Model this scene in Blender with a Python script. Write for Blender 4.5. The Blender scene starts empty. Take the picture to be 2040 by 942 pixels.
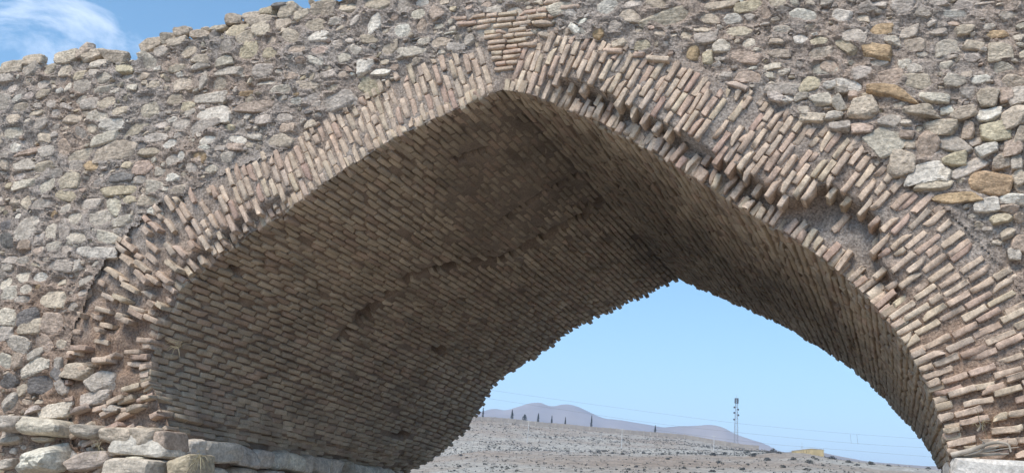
import bpy, math, random
import numpy as np
random.seed(7); RNG = np.random.default_rng(11)
S = bpy.context.scene
COL = bpy.context.collection
R = math.radians

# ------------------------------------------------------------------ camera
FPX, CX, CY, EYE, DIST = 2100.0, 1020.0, 471.0, 1.6, 8.5
def _cam_axes():
    v = np.array([1830 - CX, 1065 - CY, FPX]); n = v / np.linalg.norm(v)
    up = np.cross(np.array([1, .07, 0.]), n); up /= np.linalg.norm(up)
    if up[1] > 0: up = -up
    r = np.cross(n, up); r /= np.linalg.norm(r)
    if r[0] < 0: r = -r
    return np.array([r, n, up])            # rows: world X, Y, Z in lens coordinates
MW = _cam_axes()
CAMP = np.array([0, -DIST, EYE])
cam = bpy.data.cameras.new('camera'); co = bpy.data.objects.new('camera', cam); COL.objects.link(co)
from mathutils import Matrix
rot = np.stack([MW[:, 0], -MW[:, 1], -MW[:, 2]], axis=1)
m4 = Matrix([list(rot[i]) + [CAMP[i]] for i in range(3)] + [[0, 0, 0, 1]])
co.matrix_world = m4
cam.sensor_width = 36; cam.lens = FPX / 2040 * 36; cam.clip_start = .1; cam.clip_end = 30000
S.camera = co

# ------------------------------------------------------------------ sky, sun, exposure
SUN_AZ, SUN_EL = R(200), R(56)              # compass-like: 0 = +Y, clockwise; the sun stands behind the viewer, to the left
SUN_STRENGTH, SUN_ANGLE, SKY_STRENGTH = 2.6, R(28), .125
w = bpy.data.worlds.new('World'); S.world = w; w.use_nodes = True
nt = w.node_tree; nt.nodes.clear()
def N(tree, typ, **kw):
    n = tree.nodes.new(typ)
    for k, v in kw.items():
        if k in n.inputs: n.inputs[k].default_value = v
        else: setattr(n, k, v)
    return n
wo = N(nt, 'ShaderNodeOutputWorld'); bg = N(nt, 'ShaderNodeBackground', Strength=SKY_STRENGTH)
sky = N(nt, 'ShaderNodeTexSky', sky_type='NISHITA', sun_disc=False, sun_elevation=SUN_EL, sun_rotation=SUN_AZ,
        air_density=1.0, dust_density=.6, ozone_density=.9, altitude=1500)
tc = N(nt, 'ShaderNodeTexCoord')
mp = N(nt, 'ShaderNodeMapping'); mp.inputs['Rotation'].default_value = (R(10), R(-38), R(20)); mp.inputs['Scale'].default_value = (1.6, 6.5, 8)
mp.inputs['Location'].default_value = (.35, .2, .55)
cn = N(nt, 'ShaderNodeTexNoise', Scale=1.0, Detail=10.0, Roughness=.66, Distortion=1.0)
cr = N(nt, 'ShaderNodeValToRGB'); cr.color_ramp.elements[0].position = .54; cr.color_ramp.elements[1].position = .8
mx = N(nt, 'ShaderNodeMix', data_type='RGBA'); mx.inputs[7].default_value = (8.6, 8.8, 9.4, 1)
hs = N(nt, 'ShaderNodeHueSaturation', Saturation=1.17, Value=1.0, Hue=.485)
L = nt.links.new
L(tc.outputs['Generated'], mp.inputs[0]); L(mp.outputs[0], cn.inputs['Vector']); L(cn.outputs[0], cr.inputs[0])
sp = N(nt, 'ShaderNodeSeparateXYZ'); el = N(nt, 'ShaderNodeMapRange'); el.inputs[1].default_value = .25; el.inputs[2].default_value = .42   # cirrus stays above the clear band near the horizon
ml = N(nt, 'ShaderNodeMath', operation='MULTIPLY'); L(tc.outputs['Generated'], sp.inputs[0]); L(sp.outputs[2], el.inputs[0]); L(el.outputs[0], ml.inputs[0]); L(cr.outputs[0], ml.inputs[1]); L(ml.outputs[0], mx.inputs[0]); L(sky.outputs[0], hs.inputs['Color']); L(hs.outputs[0], mx.inputs[6]); L(mx.outputs[2], bg.inputs[0]); L(bg.outputs[0], wo.inputs[0])
sl = bpy.data.lights.new('sun', 'SUN'); sl.energy = SUN_STRENGTH; sl.angle = SUN_ANGLE; sl.color = (1, .915, .8)
so = bpy.data.objects.new('sun', sl); COL.objects.link(so)
sd = np.array([math.sin(SUN_AZ) * math.cos(SUN_EL), math.cos(SUN_AZ) * math.cos(SUN_EL), math.sin(SUN_EL)])
from mathutils import Vector
so.rotation_euler = Vector(sd).to_track_quat('Z', 'Y').to_euler(); so.location = (-10, -30, 40)
S.view_settings.view_transform = 'Standard'; S.view_settings.look = 'None'; S.view_settings.gamma = 1
S.view_settings.use_curve_mapping = False; S.view_settings.exposure = .82
S.render.engine = 'CYCLES'
S.cycles.max_bounces = 8; S.cycles.diffuse_bounces = 5; S.cycles.glossy_bounces = 2; S.cycles.volume_bounces = 1; S.cycles.transparent_max_bounces = 8
S.cycles.use_denoising = True

# ------------------------------------------------------------------ helpers
def at(px, py, Y=0.0):
    d = MW @ np.array([px - CX, py - CY, FPX]); return CAMP + d * ((Y + DIST) / d[1])
def proj(P):
    v = (np.asarray(P, float) - CAMP) @ MW
    return np.stack([CX + FPX * v[..., 0] / v[..., 2], CY + FPX * v[..., 1] / v[..., 2]], -1)
def _hash(ix, iy, iz, seed):
    h = (ix * 374761393 + iy * 668265263 + iz * 2147483647 + seed * 1274126177) & 0xffffffff
    h = ((h ^ (h >> 13)) * 1274126177) & 0xffffffff
    return ((h ^ (h >> 16)) & 0xffff) / 32767.5 - 1
def vnoise(P, seed=0):
    P = np.asarray(P, float); i = np.floor(P).astype(np.int64); f = P - i; f = f * f * (3 - 2 * f)
    out = 0
    for a in (0, 1):
        for b in (0, 1):
            for c in (0, 1):
                wt = (f[..., 0] if a else 1 - f[..., 0]) * (f[..., 1] if b else 1 - f[..., 1]) * (f[..., 2] if c else 1 - f[..., 2])
                out = out + wt * _hash(i[..., 0] + a, i[..., 1] + b, i[..., 2] + c, seed)
    return out
def fbm(P, octv=4, seed=0, gain=.5):
    o = 0; a = 1.
    P = np.asarray(P, float)
    for k in range(octv):
        o = o + a * vnoise(P * 2 ** k + 17.3 * k, seed + k); a *= gain
    return o
def sstep(a, b, x):
    t = np.clip((x - a) / (b - a), 0, 1); return t * t * (3 - 2 * t)
def mesh_of(name, V, F, mat=None, col=None, smooth=True):
    me = bpy.data.meshes.new(name); V = np.asarray(V, np.float32); F = np.asarray(F, np.int32)
    me.vertices.add(len(V)); me.vertices.foreach_set('co', V.ravel())
    k = F.shape[1]
    me.loops.add(F.size); me.loops.foreach_set('vertex_index', F.ravel())
    me.polygons.add(len(F)); me.polygons.foreach_set('loop_start', np.arange(0, F.size, k, dtype=np.int32))
    me.polygons.foreach_set('use_smooth', np.full(len(F), smooth))
    me.update(calc_edges=True); me.validate()
    if col is not None:
        c = np.ones((len(V), 4), np.float32); c[:, :3] = col
        a = me.color_attributes.new('Col', 'FLOAT_COLOR', 'POINT'); a.data.foreach_set('color', c.ravel())
    if mat: me.materials.append(mat)
    return me
def link(name, me, parent=None, loc=None, **props):
    o = bpy.data.objects.new(name, me); COL.objects.link(o)
    if parent is not None: o.parent = parent
    if loc is not None: o.location = loc
    for k, v in props.items(): o[k] = v
    return o
def grid_faces(nu, nv):
    i = np.arange(nu - 1)[:, None] * nv + np.arange(nv - 1)[None]
    return np.stack([i, i + 1, i + nv + 1, i + nv], -1).reshape(-1, 4)
class Acc:
    """collects many small pieces into one mesh"""
    def __init__(s): s.V, s.F, s.C, s.n = [], [], [], 0
    def add(s, V, F, c):
        s.V.append(V); s.F.append(np.asarray(F) + s.n); s.C.append(np.broadcast_to(np.asarray(c, float), (len(V), 3))); s.n += len(V)
    def mesh(s, name, mat, smooth=True): return mesh_of(name, np.concatenate(s.V), np.concatenate(s.F), mat, np.concatenate(s.C), smooth)
def box_vf(x0, x1, y0, y1, z0, z1):
    V = np.array([[x, y, z] for x in (x0, x1) for y in (y0, y1) for z in (z0, z1)], float)
    F = np.array([[0, 1, 3, 2], [4, 6, 7, 5], [0, 4, 5, 1], [2, 3, 7, 6], [0, 2, 6, 4], [1, 5, 7, 3]]); return V, F
def tube_vf(pts, rad, n=5):
    pts = np.asarray(pts, float); rad = np.broadcast_to(rad, len(pts)); V = []
    for i, p in enumerate(pts):
        t = pts[min(i + 1, len(pts) - 1)] - pts[max(i - 1, 0)]; t /= np.linalg.norm(t) + 1e-9
        a = np.cross(t, [0, 0, 1.]); 
        if np.linalg.norm(a) < 1e-3: a = np.cross(t, [1., 0, 0])
        a /= np.linalg.norm(a); b = np.cross(t, a)
        for k in range(n):
            q = 2 * math.pi * k / n; V.append(p + rad[i] * (math.cos(q) * a + math.sin(q) * b))
    F = [[i * n + k, i * n + (k + 1) % n, (i + 1) * n + (k + 1) % n, (i + 1) * n + k] for i in range(len(pts) - 1) for k in range(n)]
    return np.array(V), np.array(F)

# ------------------------------------------------------------------ materials
def new_mat(name):
    m = bpy.data.materials.new(name); m.use_nodes = True; t = m.node_tree; t.nodes.clear()
    out = N(t, 'ShaderNodeOutputMaterial'); b = N(t, 'ShaderNodeBsdfPrincipled', Roughness=.9); b.inputs['Specular IOR Level'].default_value = .25
    t.links.new(b.outputs[0], out.inputs[0]); return m, t, b
def ramp(t, src, stops):
    r = N(t, 'ShaderNodeValToRGB'); e = r.color_ramp.elements
    while len(e) < len(stops): e.new(.5)
    for k, (p, c) in enumerate(stops): e[k].position = p; e[k].color = (*c, 1) if len(c) == 3 else c
    t.links.new(src, r.inputs[0]); return r.outputs[0]
def mixc(t, mode, fac, a, b):
    m = N(t, 'ShaderNodeMix', data_type='RGBA', blend_type=mode)
    for i, v in ((0, fac), (6, a), (7, b)):
        if hasattr(v, 'node'): t.links.new(v, m.inputs[i])
        else: m.inputs[i].default_value = v if i == 0 else (*v, 1)
    return m.outputs[2]
def masonry(name, base=None, blotch=((.3, (.72, .70, .68)), (.7, (1.22, 1.2, 1.17))), bscale=7, grain=.35, gscale=90, bump=.5, bdist=.012,
            strata=None, extra=None):
    m, t, b = new_mat(name)
    geo = N(t, 'ShaderNodeNewGeometry').outputs['Position']
    if base is None:
        a = N(t, 'ShaderNodeAttribute', attribute_name='Col'); c = a.outputs['Color']
    else:
        rg = N(t, 'ShaderNodeRGB'); rg.outputs[0].default_value = (*base, 1); c = rg.outputs[0]
    n1 = N(t, 'ShaderNodeTexNoise', Scale=bscale, Detail=5.0, Roughness=.6); t.links.new(geo, n1.inputs['Vector'])
    c = mixc(t, 'MULTIPLY', 1.0, c, ramp(t, n1.outputs[0], list(blotch)))
    n2 = N(t, 'ShaderNodeTexNoise', Scale=gscale, Detail=4.0, Roughness=.7); t.links.new(geo, n2.inputs['Vector'])
    c = mixc(t, 'MULTIPLY', grain, c, ramp(t, n2.outputs[0], [(.33, (.25, .24, .23)), (.5, (.95, .95, .95)), (.68, (1.7, 1.7, 1.7))]))
    if extra: c = extra(t, geo, c)
    t.links.new(c, b.inputs['Base Color'])
    h = n2.outputs[0]
    if strata:
        mp = N(t, 'ShaderNodeMapping'); mp.inputs['Scale'].default_value = strata; mp.inputs['Rotation'].default_value = (0, .12, 0)
        t.links.new(geo, mp.inputs[0])
        n3 = N(t, 'ShaderNodeTexNoise', Scale=1.0, Detail=6.0, Roughness=.65, Distortion=.4); t.links.new(mp.outputs[0], n3.inputs['Vector'])
        ad = N(t, 'ShaderNodeMath', operation='MULTIPLY_ADD'); t.links.new(n3.outputs[0], ad.inputs[0]); ad.inputs[1].default_value = .8; t.links.new(h, ad.inputs[2]); h = ad.outputs[0]
    bp = N(t, 'ShaderNodeBump', Strength=bump, Distance=bdist); t.links.new(h, bp.inputs['Height']); t.links.new(bp.outputs[0], b.inputs['Normal'])
    return m
def mortar_extra(t, geo, c):
    n = N(t, 'ShaderNodeTexNoise', Scale=1.1, Detail=3.0); t.links.new(geo, n.inputs['Vector'])
    c = mixc(t, 'MIX', ramp(t, n.outputs[0], [(.42, (0, 0, 0)), (.62, (1, 1, 1))]), c, mixc(t, 'MULTIPLY', 1.0, c, (1.0, .91, .84)))
    # mud mortar low on the wall, lime mortar above, with a wandering limit
    sx = N(t, 'ShaderNodeSeparateXYZ'); t.links.new(geo, sx.inputs[0]); n5 = N(t, 'ShaderNodeTexNoise', Scale=.9, Detail=4.0); t.links.new(geo, n5.inputs['Vector'])
    ma = N(t, 'ShaderNodeMath', operation='MULTIPLY_ADD'); t.links.new(n5.outputs[0], ma.inputs[0]); ma.inputs[1].default_value = 2.6; t.links.new(sx.outputs[2], ma.inputs[2])
    mr = N(t, 'ShaderNodeMapRange'); mr.inputs[1].default_value = 4.2; mr.inputs[2].default_value = 5.2; mr.inputs[3].default_value = 1; mr.inputs[4].default_value = 0; t.links.new(ma.outputs[0], mr.inputs[0])
    c = mixc(t, 'MIX', mr.outputs[0], c, mixc(t, 'MULTIPLY', 1.0, c, (.92, .80, .71)))
    v = N(t, 'ShaderNodeTexVoronoi', Scale=55.0); t.links.new(geo, v.inputs['Vector'])
    return mixc(t, 'MULTIPLY', .45, c, ramp(t, v.outputs['Distance'], [(.0, (1.35, 1.33, 1.3)), (.55, (.8, .8, .8)), (.8, (.35, .34, .33))]))
M_STONE = masonry('field_stone', bscale=8, grain=.5, gscale=34, bump=.7, bdist=.022, strata=(7, 9, 22))
M_MORTAR = masonry('lime_mortar', base=(.425, .375, .335), bscale=5, grain=.6, gscale=42, bump=1.0, bdist=.03, extra=mortar_extra)
M_BRICK = masonry('fired_brick', bscale=14, grain=.34, gscale=60, bump=.5, bdist=.008)
M_SOFFIT = masonry('soffit_brick', bscale=3, blotch=((.3, (.68, .66, .64)), (.72, (1.25, 1.22, 1.18))), grain=.3, gscale=80, bump=.45, bdist=.008)
M_SMORTAR = masonry('vault_mortar', bscale=4, grain=.4, gscale=60, bump=.7, bdist=.015)
M_ASHLAR = masonry('dressed_limestone', bscale=6, grain=.4, gscale=30, bump=.6, bdist=.016)

# ------------------------------------------------------------------ arch geometry
YB = 7.4                                       # depth of the bridge
ZS = 2.07                                      # springing level
PXL = [(335, 862), (312, 800), (295, 745), (300, 690), (325, 640), (350, 590), (385, 552), (450, 500), (520, 450), (600, 400), (680, 342), (760, 290), (860, 240), (950, 200), (1000, 178)]
PXR = [(1000, 178), (1100, 208), (1180, 240), (1300, 303), (1400, 365), (1500, 428), (1600, 488), (1660, 530), (1720, 582), (1780, 650), (1830, 722), (1860, 790), (1885, 870), (1893, 935)]
RXL = [(800, 955), (840, 935), (880, 905), (930, 850), (968, 792), (985, 762), (1030, 735), (1100, 690), (1140, 658), (1200, 625), (1280, 590), (1352, 556)]
RXR = [(1352, 556), (1400, 575), (1480, 610), (1560, 650), (1640, 695), (1710, 745), (1760, 790), (1800, 835), (1840, 880), (1875, 940)]
def recess_px(x):                              # broken first row on the right flank, crumbled corner on the left flank
    return .2 * sstep(1060, 1120, x) * (1 - sstep(1690, 1790, x)) + .11 * sstep(330, 380, x) * (1 - sstep(540, 620, x))
def resample(P, n, smooth=3):
    P = np.asarray(P); d = np.r_[0, np.cumsum(np.linalg.norm(np.diff(P[:, [0, 2]], axis=0), axis=1))]
    s = np.linspace(0, d[-1], n); Q = np.stack([np.interp(s, d, P[:, k]) for k in range(3)], 1)
    for _ in range(smooth * 12): Q[1:-1] = (Q[:-2] + 2 * Q[1:-1] + Q[2:]) / 4
    return Q, d[-1]
NL, NR = 240, 260
fl, LL = resample([at(x, y, recess_px(x)) for x, y in PXL], NL); fr, LR = resample([at(x, y, recess_px(x)) for x, y in PXR], NR)
rl, _ = resample([at(x, y, YB) for x, y in RXL], NL, 2); rr, _ = resample([at(x, y, YB) for x, y in RXR], NR, 2)
FRONT = np.r_[fl, fr[1:]][:, [0, 2]]; REAR = np.r_[rl, rr[1:]][:, [0, 2]]
SARR = np.r_[np.linspace(-LL, 0, NL), np.linspace(0, LR, NR)[1:]]      # arc length from the crown, left negative
def prof(s, Y=0.0):
    s = np.asarray(s, float); a = np.asarray(Y, float) / YB
    x = np.interp(s, SARR, FRONT[:, 0]) * (1 - a) + np.interp(s, SARR, REAR[:, 0]) * a
    z = np.interp(s, SARR, FRONT[:, 1]) * (1 - a) + np.interp(s, SARR, REAR[:, 1]) * a
    return np.stack([x, z], -1)
def frame(s, Y=0.0, e=.06):
    a, b = prof(np.asarray(s) - e, Y), prof(np.asarray(s) + e, Y); t = b - a
    # past the ends carry straight down
    t = t / (np.linalg.norm(t, axis=-1, keepdims=True) + 1e-9)
    n = np.stack([-t[..., 1], t[..., 0]], -1); return t, n
PXOFS = np.interp(SARR, SARR, proj(np.stack([FRONT[:, 0], 0 * SARR, FRONT[:, 1]], 1))[:, 0])
def px_of_s(s): return np.interp(s, SARR, PXOFS)
def s_of_px(x): return np.interp(x, PXOFS[30:], SARR[30:])
def ring_thick(s):
    x = px_of_s(s)
    return np.interp(x, [290, 340, 420, 560, 760, 980, 1020, 1120, 1300, 1500, 1700, 1850, 1900], [1.08, 1.05, .82, .64, .58, .56, .5, .7, .84, .9, .92, .95, .95])
def ring_depth(s, u):                         # how far the face lies behind the plane Y = 0
    x = px_of_s(s); r = recess_px(x)
    ub = np.where(s > 0, .23 + .26 * sstep(1540, 1580, x) * (1 - sstep(1660, 1710, x)), .13)
    return r * (1 - sstep(ub - .03, ub + .03, u))

ROOT = link('brick_arch_bridge', None, label='old rubble stone bridge with a pointed brick arch spanning the whole view', category='bridge')
ROOT.location = (0, 0, 0)

# ------------------------------------------------------------------ skyline and mortar bed of the wall
SKY = [(-16, 5.4)] + [tuple(at(x, y)[[0, 2]]) for x, y in [(-160, 152), (0, 142), (60, 134), (110, 122), (160, 116), (235, 120), (262, 118), (300, 96), (360, 76), (440, 66), (470, 46), (540, 30), (600, 18), (655, 8)]] + [(-5.2, 6.57), (-4.2, 6.74), (-3, 6.82), (-1.5, 6.86), (0, 6.8), (2, 6.6), (7, 6.1)]
SKX, SKZ = np.array(SKY).T
def skyline(x): return np.interp(x, SKX, SKZ)
def inside_open(x, z):
    zz = np.where((x > FRONT[:, 0].min()) & (x < FRONT[:, 0].max()), 0, 0)
    up = np.interp(x, FRONT[np.r_[4:len(FRONT) - 4], 0][np.argsort(FRONT[4:-4, 0])], FRONT[4:-4, 1][np.argsort(FRONT[4:-4, 0])])
    return (x > -7.0) & (x < .2) & (z < up)
def dist_prof(P):                             # nearest point on the intrados: distance and arc position
    P = np.asarray(P, float); d = np.full(len(P), 1e9); k = np.zeros(len(P), int)
    for i in range(0, len(FRONT), 4):
        q = np.hypot(P[:, 0] - FRONT[i, 0], P[:, 1] - FRONT[i, 1]); m = q < d; d[m] = q[m]; k[m] = i
    return d, SARR[k]
def face_h(x, z):                             # relief of the mortar towards the viewer
    p = np.stack([x, 0 * x, z], -1)
    return .035 * fbm(p * 2.2, 3, 5) + .022 * fbm(p * 8, 3, 9) + .009 * fbm(p * 28, 2, 21)

# ---- stones read off the photograph: tile origin, then centre, size, tilt (degrees), tone
TILE = {}
TILE[(0, 90)] = [(110,230,220,110,8,'b'),(320,150,200,100,5,'b'),(300,250,210,120,10,'g'),(490,250,180,110,10,'b'),(650,130,230,120,15,'b'),(670,240,140,110,10,'b'),(835,60,150,90,25,'b'),(910,100,200,100,15,'b'),(1120,100,220,110,-8,'b'),(800,310,130,75,5,'y'),(435,390,160,120,5,'g'),(850,410,230,110,15,'g'),(1060,345,190,110,15,'n'),(1275,240,160,100,10,'y'),(1290,310,180,90,5,'g'),(1450,310,180,70,10,'b'),(1500,190,210,160,10,'n'),(1740,200,150,90,20,'r'),(1785,245,180,60,10,'b'),(1640,60,180,90,10,'g'),(460,500,140,75,8,'b'),(310,515,130,80,5,'g'),(930,590,220,110,10,'g'),(1110,590,190,110,15,'b'),(1480,540,280,110,12,'g'),(1780,550,180,110,3,'b'),(1530,665,200,150,15,'b'),(1230,685,150,85,12,'b'),(1010,730,230,110,-8,'n'),(1150,810,270,110,12,'w'),(730,745,200,110,8,'b'),(920,840,150,120,-30,'b'),(820,890,140,100,-30,'g'),(150,880,240,130,8,'n'),(1370,850,260,120,22,'b'),(370,690,190,50,10,'b'),(1060,460,190,60,8,'n'),(1640,810,150,70,8,'g'),(1860,810,220,110,10,'g'),(1590,410,120,70,0,'b'),(600,470,90,50,5,'w'),(690,430,80,70,20,'n'),(1340,430,110,60,0,'n'),(170,760,150,90,15,'b'),(400,810,180,110,15,'g'),(80,340,180,80,8,'g'),(660,620,140,50,-20,'g'),(1010,190,140,70,5,'n')]
TILE[(0, 265)] = [(1180,180,380,190,10,'b'),(660,145,180,180,30,'r'),(1045,75,260,90,10,'n'),(1590,50,270,90,5,'g'),(1750,115,160,90,10,'w'),(1530,195,260,100,8,'b'),(1790,260,250,120,8,'g'),(2010,245,110,90,0,'r'),(790,235,330,110,18,'b'),(490,190,170,100,15,'g'),(270,205,300,50,18,'r'),(240,330,210,100,12,'g'),(430,345,200,100,20,'b'),(755,335,180,120,5,'g'),(925,335,160,95,3,'o'),(1450,345,210,130,-3,'r'),(1290,325,120,80,-10,'y'),(1620,395,115,80,8,'g'),(1775,465,130,80,0,'w'),(1210,455,260,90,8,'d'),(1190,580,370,90,3,'y'),(715,485,215,170,0,'b'),(490,540,250,130,12,'n'),(1590,555,190,110,12,'n'),(260,520,230,80,12,'n'),(690,650,230,95,-5,'y'),(270,710,120,120,30,'b'),(450,725,250,90,12,'g'),(900,715,260,110,8,'g'),(1170,740,160,140,15,'n'),(1525,690,260,100,0,'b'),(1570,790,130,80,-5,'w'),(770,870,210,120,5,'n'),(990,880,240,170,0,'n'),(300,890,290,130,15,'g'),(1240,900,220,90,8,'n'),(200,445,150,80,5,'g'),(60,235,110,80,0,'g'),(1420,470,150,90,0,'g'),(580,410,170,70,15,'g'),(1430,130,130,90,10,'d')]
TILE[(0, 440)] = [(280,100,290,190,20,'g'),(520,105,190,150,8,'n'),(680,110,150,150,30,'g'),(810,165,200,130,-5,'n'),(1080,175,240,110,-3,'n'),(950,325,390,110,-2,'w'),(560,260,190,110,0,'g'),(700,285,150,130,20,'g'),(640,460,240,120,0,'g'),(770,455,120,110,30,'g'),(250,545,210,160,5,'n'),(430,580,180,110,10,'w'),(620,620,150,120,-10,'b'),(490,400,160,75,3,'g'),(400,455,120,50,-20,'b'),(110,390,130,90,0,'g'),(230,400,140,80,5,'g'),(60,635,130,120,10,'n'),(110,745,190,130,5,'n'),(290,700,160,100,5,'g'),(290,800,180,80,0,'g'),(540,790,330,180,0,'b'),(60,470,110,80,0,'g'),(20,540,90,80,0,'g'),(250,240,150,90,10,'r'),(410,180,120,110,10,'g'),(410,290,130,100,0,'r'),(80,210,170,140,0,'d'),(80,50,100,90,0,'d')]
TILE[(0, 600)] = [(110,170,220,160,-5,'n'),(335,155,220,120,15,'d'),(560,230,220,240,0,'r'),(340,270,250,140,0,'b'),(60,345,220,140,15,'g'),(205,440,250,170,-8,'g'),(450,460,210,190,-5,'r'),(80,610,150,160,0,'n'),(205,615,110,140,10,'r'),(370,540,170,110,20,'g'),(380,660,330,170,20,'n'),(615,650,90,130,10,'g'),(610,750,120,110,-40,'d'),(90,820,200,140,5,'d'),(450,840,300,190,0,'d'),(640,880,120,120,20,'g'),(1020,810,260,170,10,'g'),(810,720,260,150,0,'b')]
TILE[(0, 757)] = [(80,220,190,210,-3,'g'),(560,300,330,150,8,'n'),(975,195,310,120,12,'g'),(1155,290,140,80,-15,'g'),(345,300,150,50,20,'g')]
TILE[(260, 0)] = [(190,440,240,120,28,'b'),(390,385,160,90,10,'b'),(530,335,150,80,20,'b'),(480,440,190,80,15,'b'),(710,355,180,80,-8,'b'),(600,515,190,130,8,'b'),(760,300,90,50,0,'b'),(890,295,170,50,10,'b'),(830,380,90,150,-25,'g'),(1040,195,150,90,10,'b'),(1220,160,170,90,12,'b'),(1370,105,130,70,0,'y'),(1510,55,160,40,5,'d'),(1570,115,190,110,15,'b'),(1830,25,90,60,-40,'b'),(1920,100,240,150,5,'b'),(1310,215,260,110,18,'b'),(1080,330,200,110,0,'y'),(1340,300,180,130,0,'b'),(1540,220,200,130,30,'b'),(1180,385,210,120,12,'b'),(1855,260,180,120,-5,'b'),(1645,380,210,180,0,'b'),(1420,410,150,120,10,'b'),(1920,380,230,90,10,'w'),(1190,530,220,160,10,'y'),(970,490,200,130,5,'g'),(1430,550,190,100,0,'y'),(1715,505,210,100,3,'r'),(1930,530,180,80,8,'r'),(720,610,200,70,5,'b'),(970,620,160,100,5,'n'),(1905,640,160,70,-25,'w'),(1340,720,220,120,0,'g'),(1010,730,280,80,8,'g'),(520,855,210,110,15,'b'),(895,845,200,120,5,'b'),(1630,790,130,70,0,'r'),(1370,830,250,60,3,'n'),(1820,885,240,90,0,'b'),(1530,915,260,90,3,'n'),(740,820,140,110,30,'g'),(250,860,120,80,0,'b'),(1750,625,140,60,0,'r'),(1850,790,100,80,20,'b'),(720,670,180,60,8,'g')]
TILE[(360, 150)] = [(330,400,330,130,5,'w'),(750,330,410,100,3,'r'),(1190,270,210,80,3,'w'),(650,190,190,50,5,'o'),(300,235,300,90,8,'g'),(310,660,210,110,18,'w'),(560,650,190,80,0,'w'),(555,725,160,70,0,'r'),(210,840,190,100,0,'o'),(480,850,120,90,5,'g'),(1080,540,170,80,5,'r'),(490,530,120,60,0,'y'),(860,450,200,90,5,'g'),(1050,430,180,80,0,'g'),(1330,245,200,70,20,'g'),(230,520,280,110,15,'g'),(30,830,100,100,0,'w'),(760,630,150,50,-5,'g'),(270,745,130,60,0,'w')]
TILE[(640, 0)] = [(290,60,250,170,-5,'b'),(600,40,330,160,0,'b'),(1030,40,190,90,3,'w'),(60,100,140,140,-5,'b'),(530,260,230,180,12,'w'),(740,185,110,90,-10,'r'),(830,330,220,120,8,'w'),(1190,150,140,110,5,'r'),(1030,280,120,140,10,'r'),(1430,200,110,130,0,'r'),(1640,190,180,100,0,'b'),(1500,75,100,60,15,'r'),(150,225,130,80,0,'g'),(370,220,140,110,5,'g'),(190,300,110,50,5,'b'),(50,355,110,60,0,'w'),(515,420,200,75,-2,'b'),(300,420,90,70,20,'g'),(690,510,170,110,12,'b'),(960,530,220,90,8,'n'),(1220,440,190,110,8,'b'),(250,700,200,60,-15,'r'),(460,690,150,110,10,'w'),(610,735,190,90,-5,'w'),(740,680,110,80,0,'r'),(110,775,150,70,8,'g'),(480,600,180,40,-8,'r'),(20,660,80,90,0,'w'),(1260,30,150,70,20,'b'),(1690,55,110,70,20,'r'),(1960,110,180,130,5,'n'),(1740,110,190,70,0,'g'),(230,770,130,80,0,'r'),(1295,345,110,20,18,'w'),(970,405,110,20,8,'d'),(860,80,180,120,10,'g'),(1190,275,150,60,10,'n')]
TILE[(1020, 0)] = [(520,90,260,120,15,'n'),(610,140,130,90,-10,'w'),(960,105,250,160,20,'w'),(1210,180,210,150,-15,'b'),(1620,170,510,170,8,'b'),(310,120,140,100,20,'b'),(640,300,120,70,-35,'w'),(715,335,120,80,-30,'w'),(880,355,150,100,20,'o'),(1085,445,180,80,15,'b'),(1310,470,190,110,8,'y'),(1510,350,130,90,-10,'b'),(1770,350,140,90,-5,'b'),(1835,520,140,140,0,'o'),(1980,595,110,120,10,'y'),(410,300,130,50,-5,'r'),(830,30,190,70,8,'g'),(1240,50,240,80,5,'g'),(1500,60,230,120,5,'b'),(440,15,200,40,3,'r')]
TILE[(1340, 0)] = [(470,60,290,80,5,'b'),(780,60,270,100,8,'y'),(375,190,215,95,-2,'b'),(600,190,190,90,5,'w'),(1085,45,190,100,8,'b'),(955,155,130,110,0,'r'),(1350,165,330,140,-8,'w'),(1715,175,220,130,-5,'w'),(690,320,250,90,3,'b'),(1130,315,210,75,8,'n'),(330,390,230,120,10,'g'),(505,475,180,130,8,'n'),(775,435,170,90,5,'n'),(1300,410,190,110,20,'w'),(1480,435,190,90,5,'y'),(1840,370,310,140,-8,'g'),(1770,480,260,120,-30,'y'),(760,590,330,100,-4,'r'),(1080,555,210,80,12,'b'),(780,780,290,120,-5,'r'),(1400,850,250,150,10,'y'),(1800,860,310,110,-15,'w'),(1050,430,130,80,0,'b'),(1565,45,120,80,0,'g'),(1930,190,120,80,0,'b'),(310,310,190,60,0,'b'),(1110,120,180,60,10,'g'),(1960,80,180,110,20,'g'),(1540,690,270,150,5,'g'),(540,760,140,70,0,'g')]
TILE[(1640, 0)] = [(520,50,250,70,0,'g'),(580,300,280,110,8,'o'),(1015,140,200,90,-5,'g'),(1350,150,350,75,2,'w'),(1180,320,170,100,8,'g'),(870,330,200,110,12,'g'),(1440,310,190,80,15,'b'),(1750,350,260,70,5,'o'),(700,410,170,100,0,'n'),(940,460,230,110,5,'b'),(1260,470,260,150,10,'n'),(1530,460,210,90,0,'b'),(1810,530,250,160,0,'b'),(1800,680,210,120,15,'n'),(550,535,300,130,-8,'o'),(390,730,270,110,15,'g'),(690,790,270,170,5,'r'),(960,840,280,160,-5,'b'),(1330,830,250,110,-8,'n'),(1590,810,210,80,12,'w'),(1930,830,250,150,-5,'b'),(830,660,140,80,-5,'n'),(1180,30,200,60,0,'g'),(1440,50,210,90,5,'g'),(930,700,190,110,5,'g'),(1500,590,180,90,-3,'g'),(560,640,200,90,5,'g'),(80,680,220,150,0,'r'),(1980,380,110,70,0,'n'),(1660,30,200,50,8,'g'),(1880,150,250,80,10,'g')]
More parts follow.
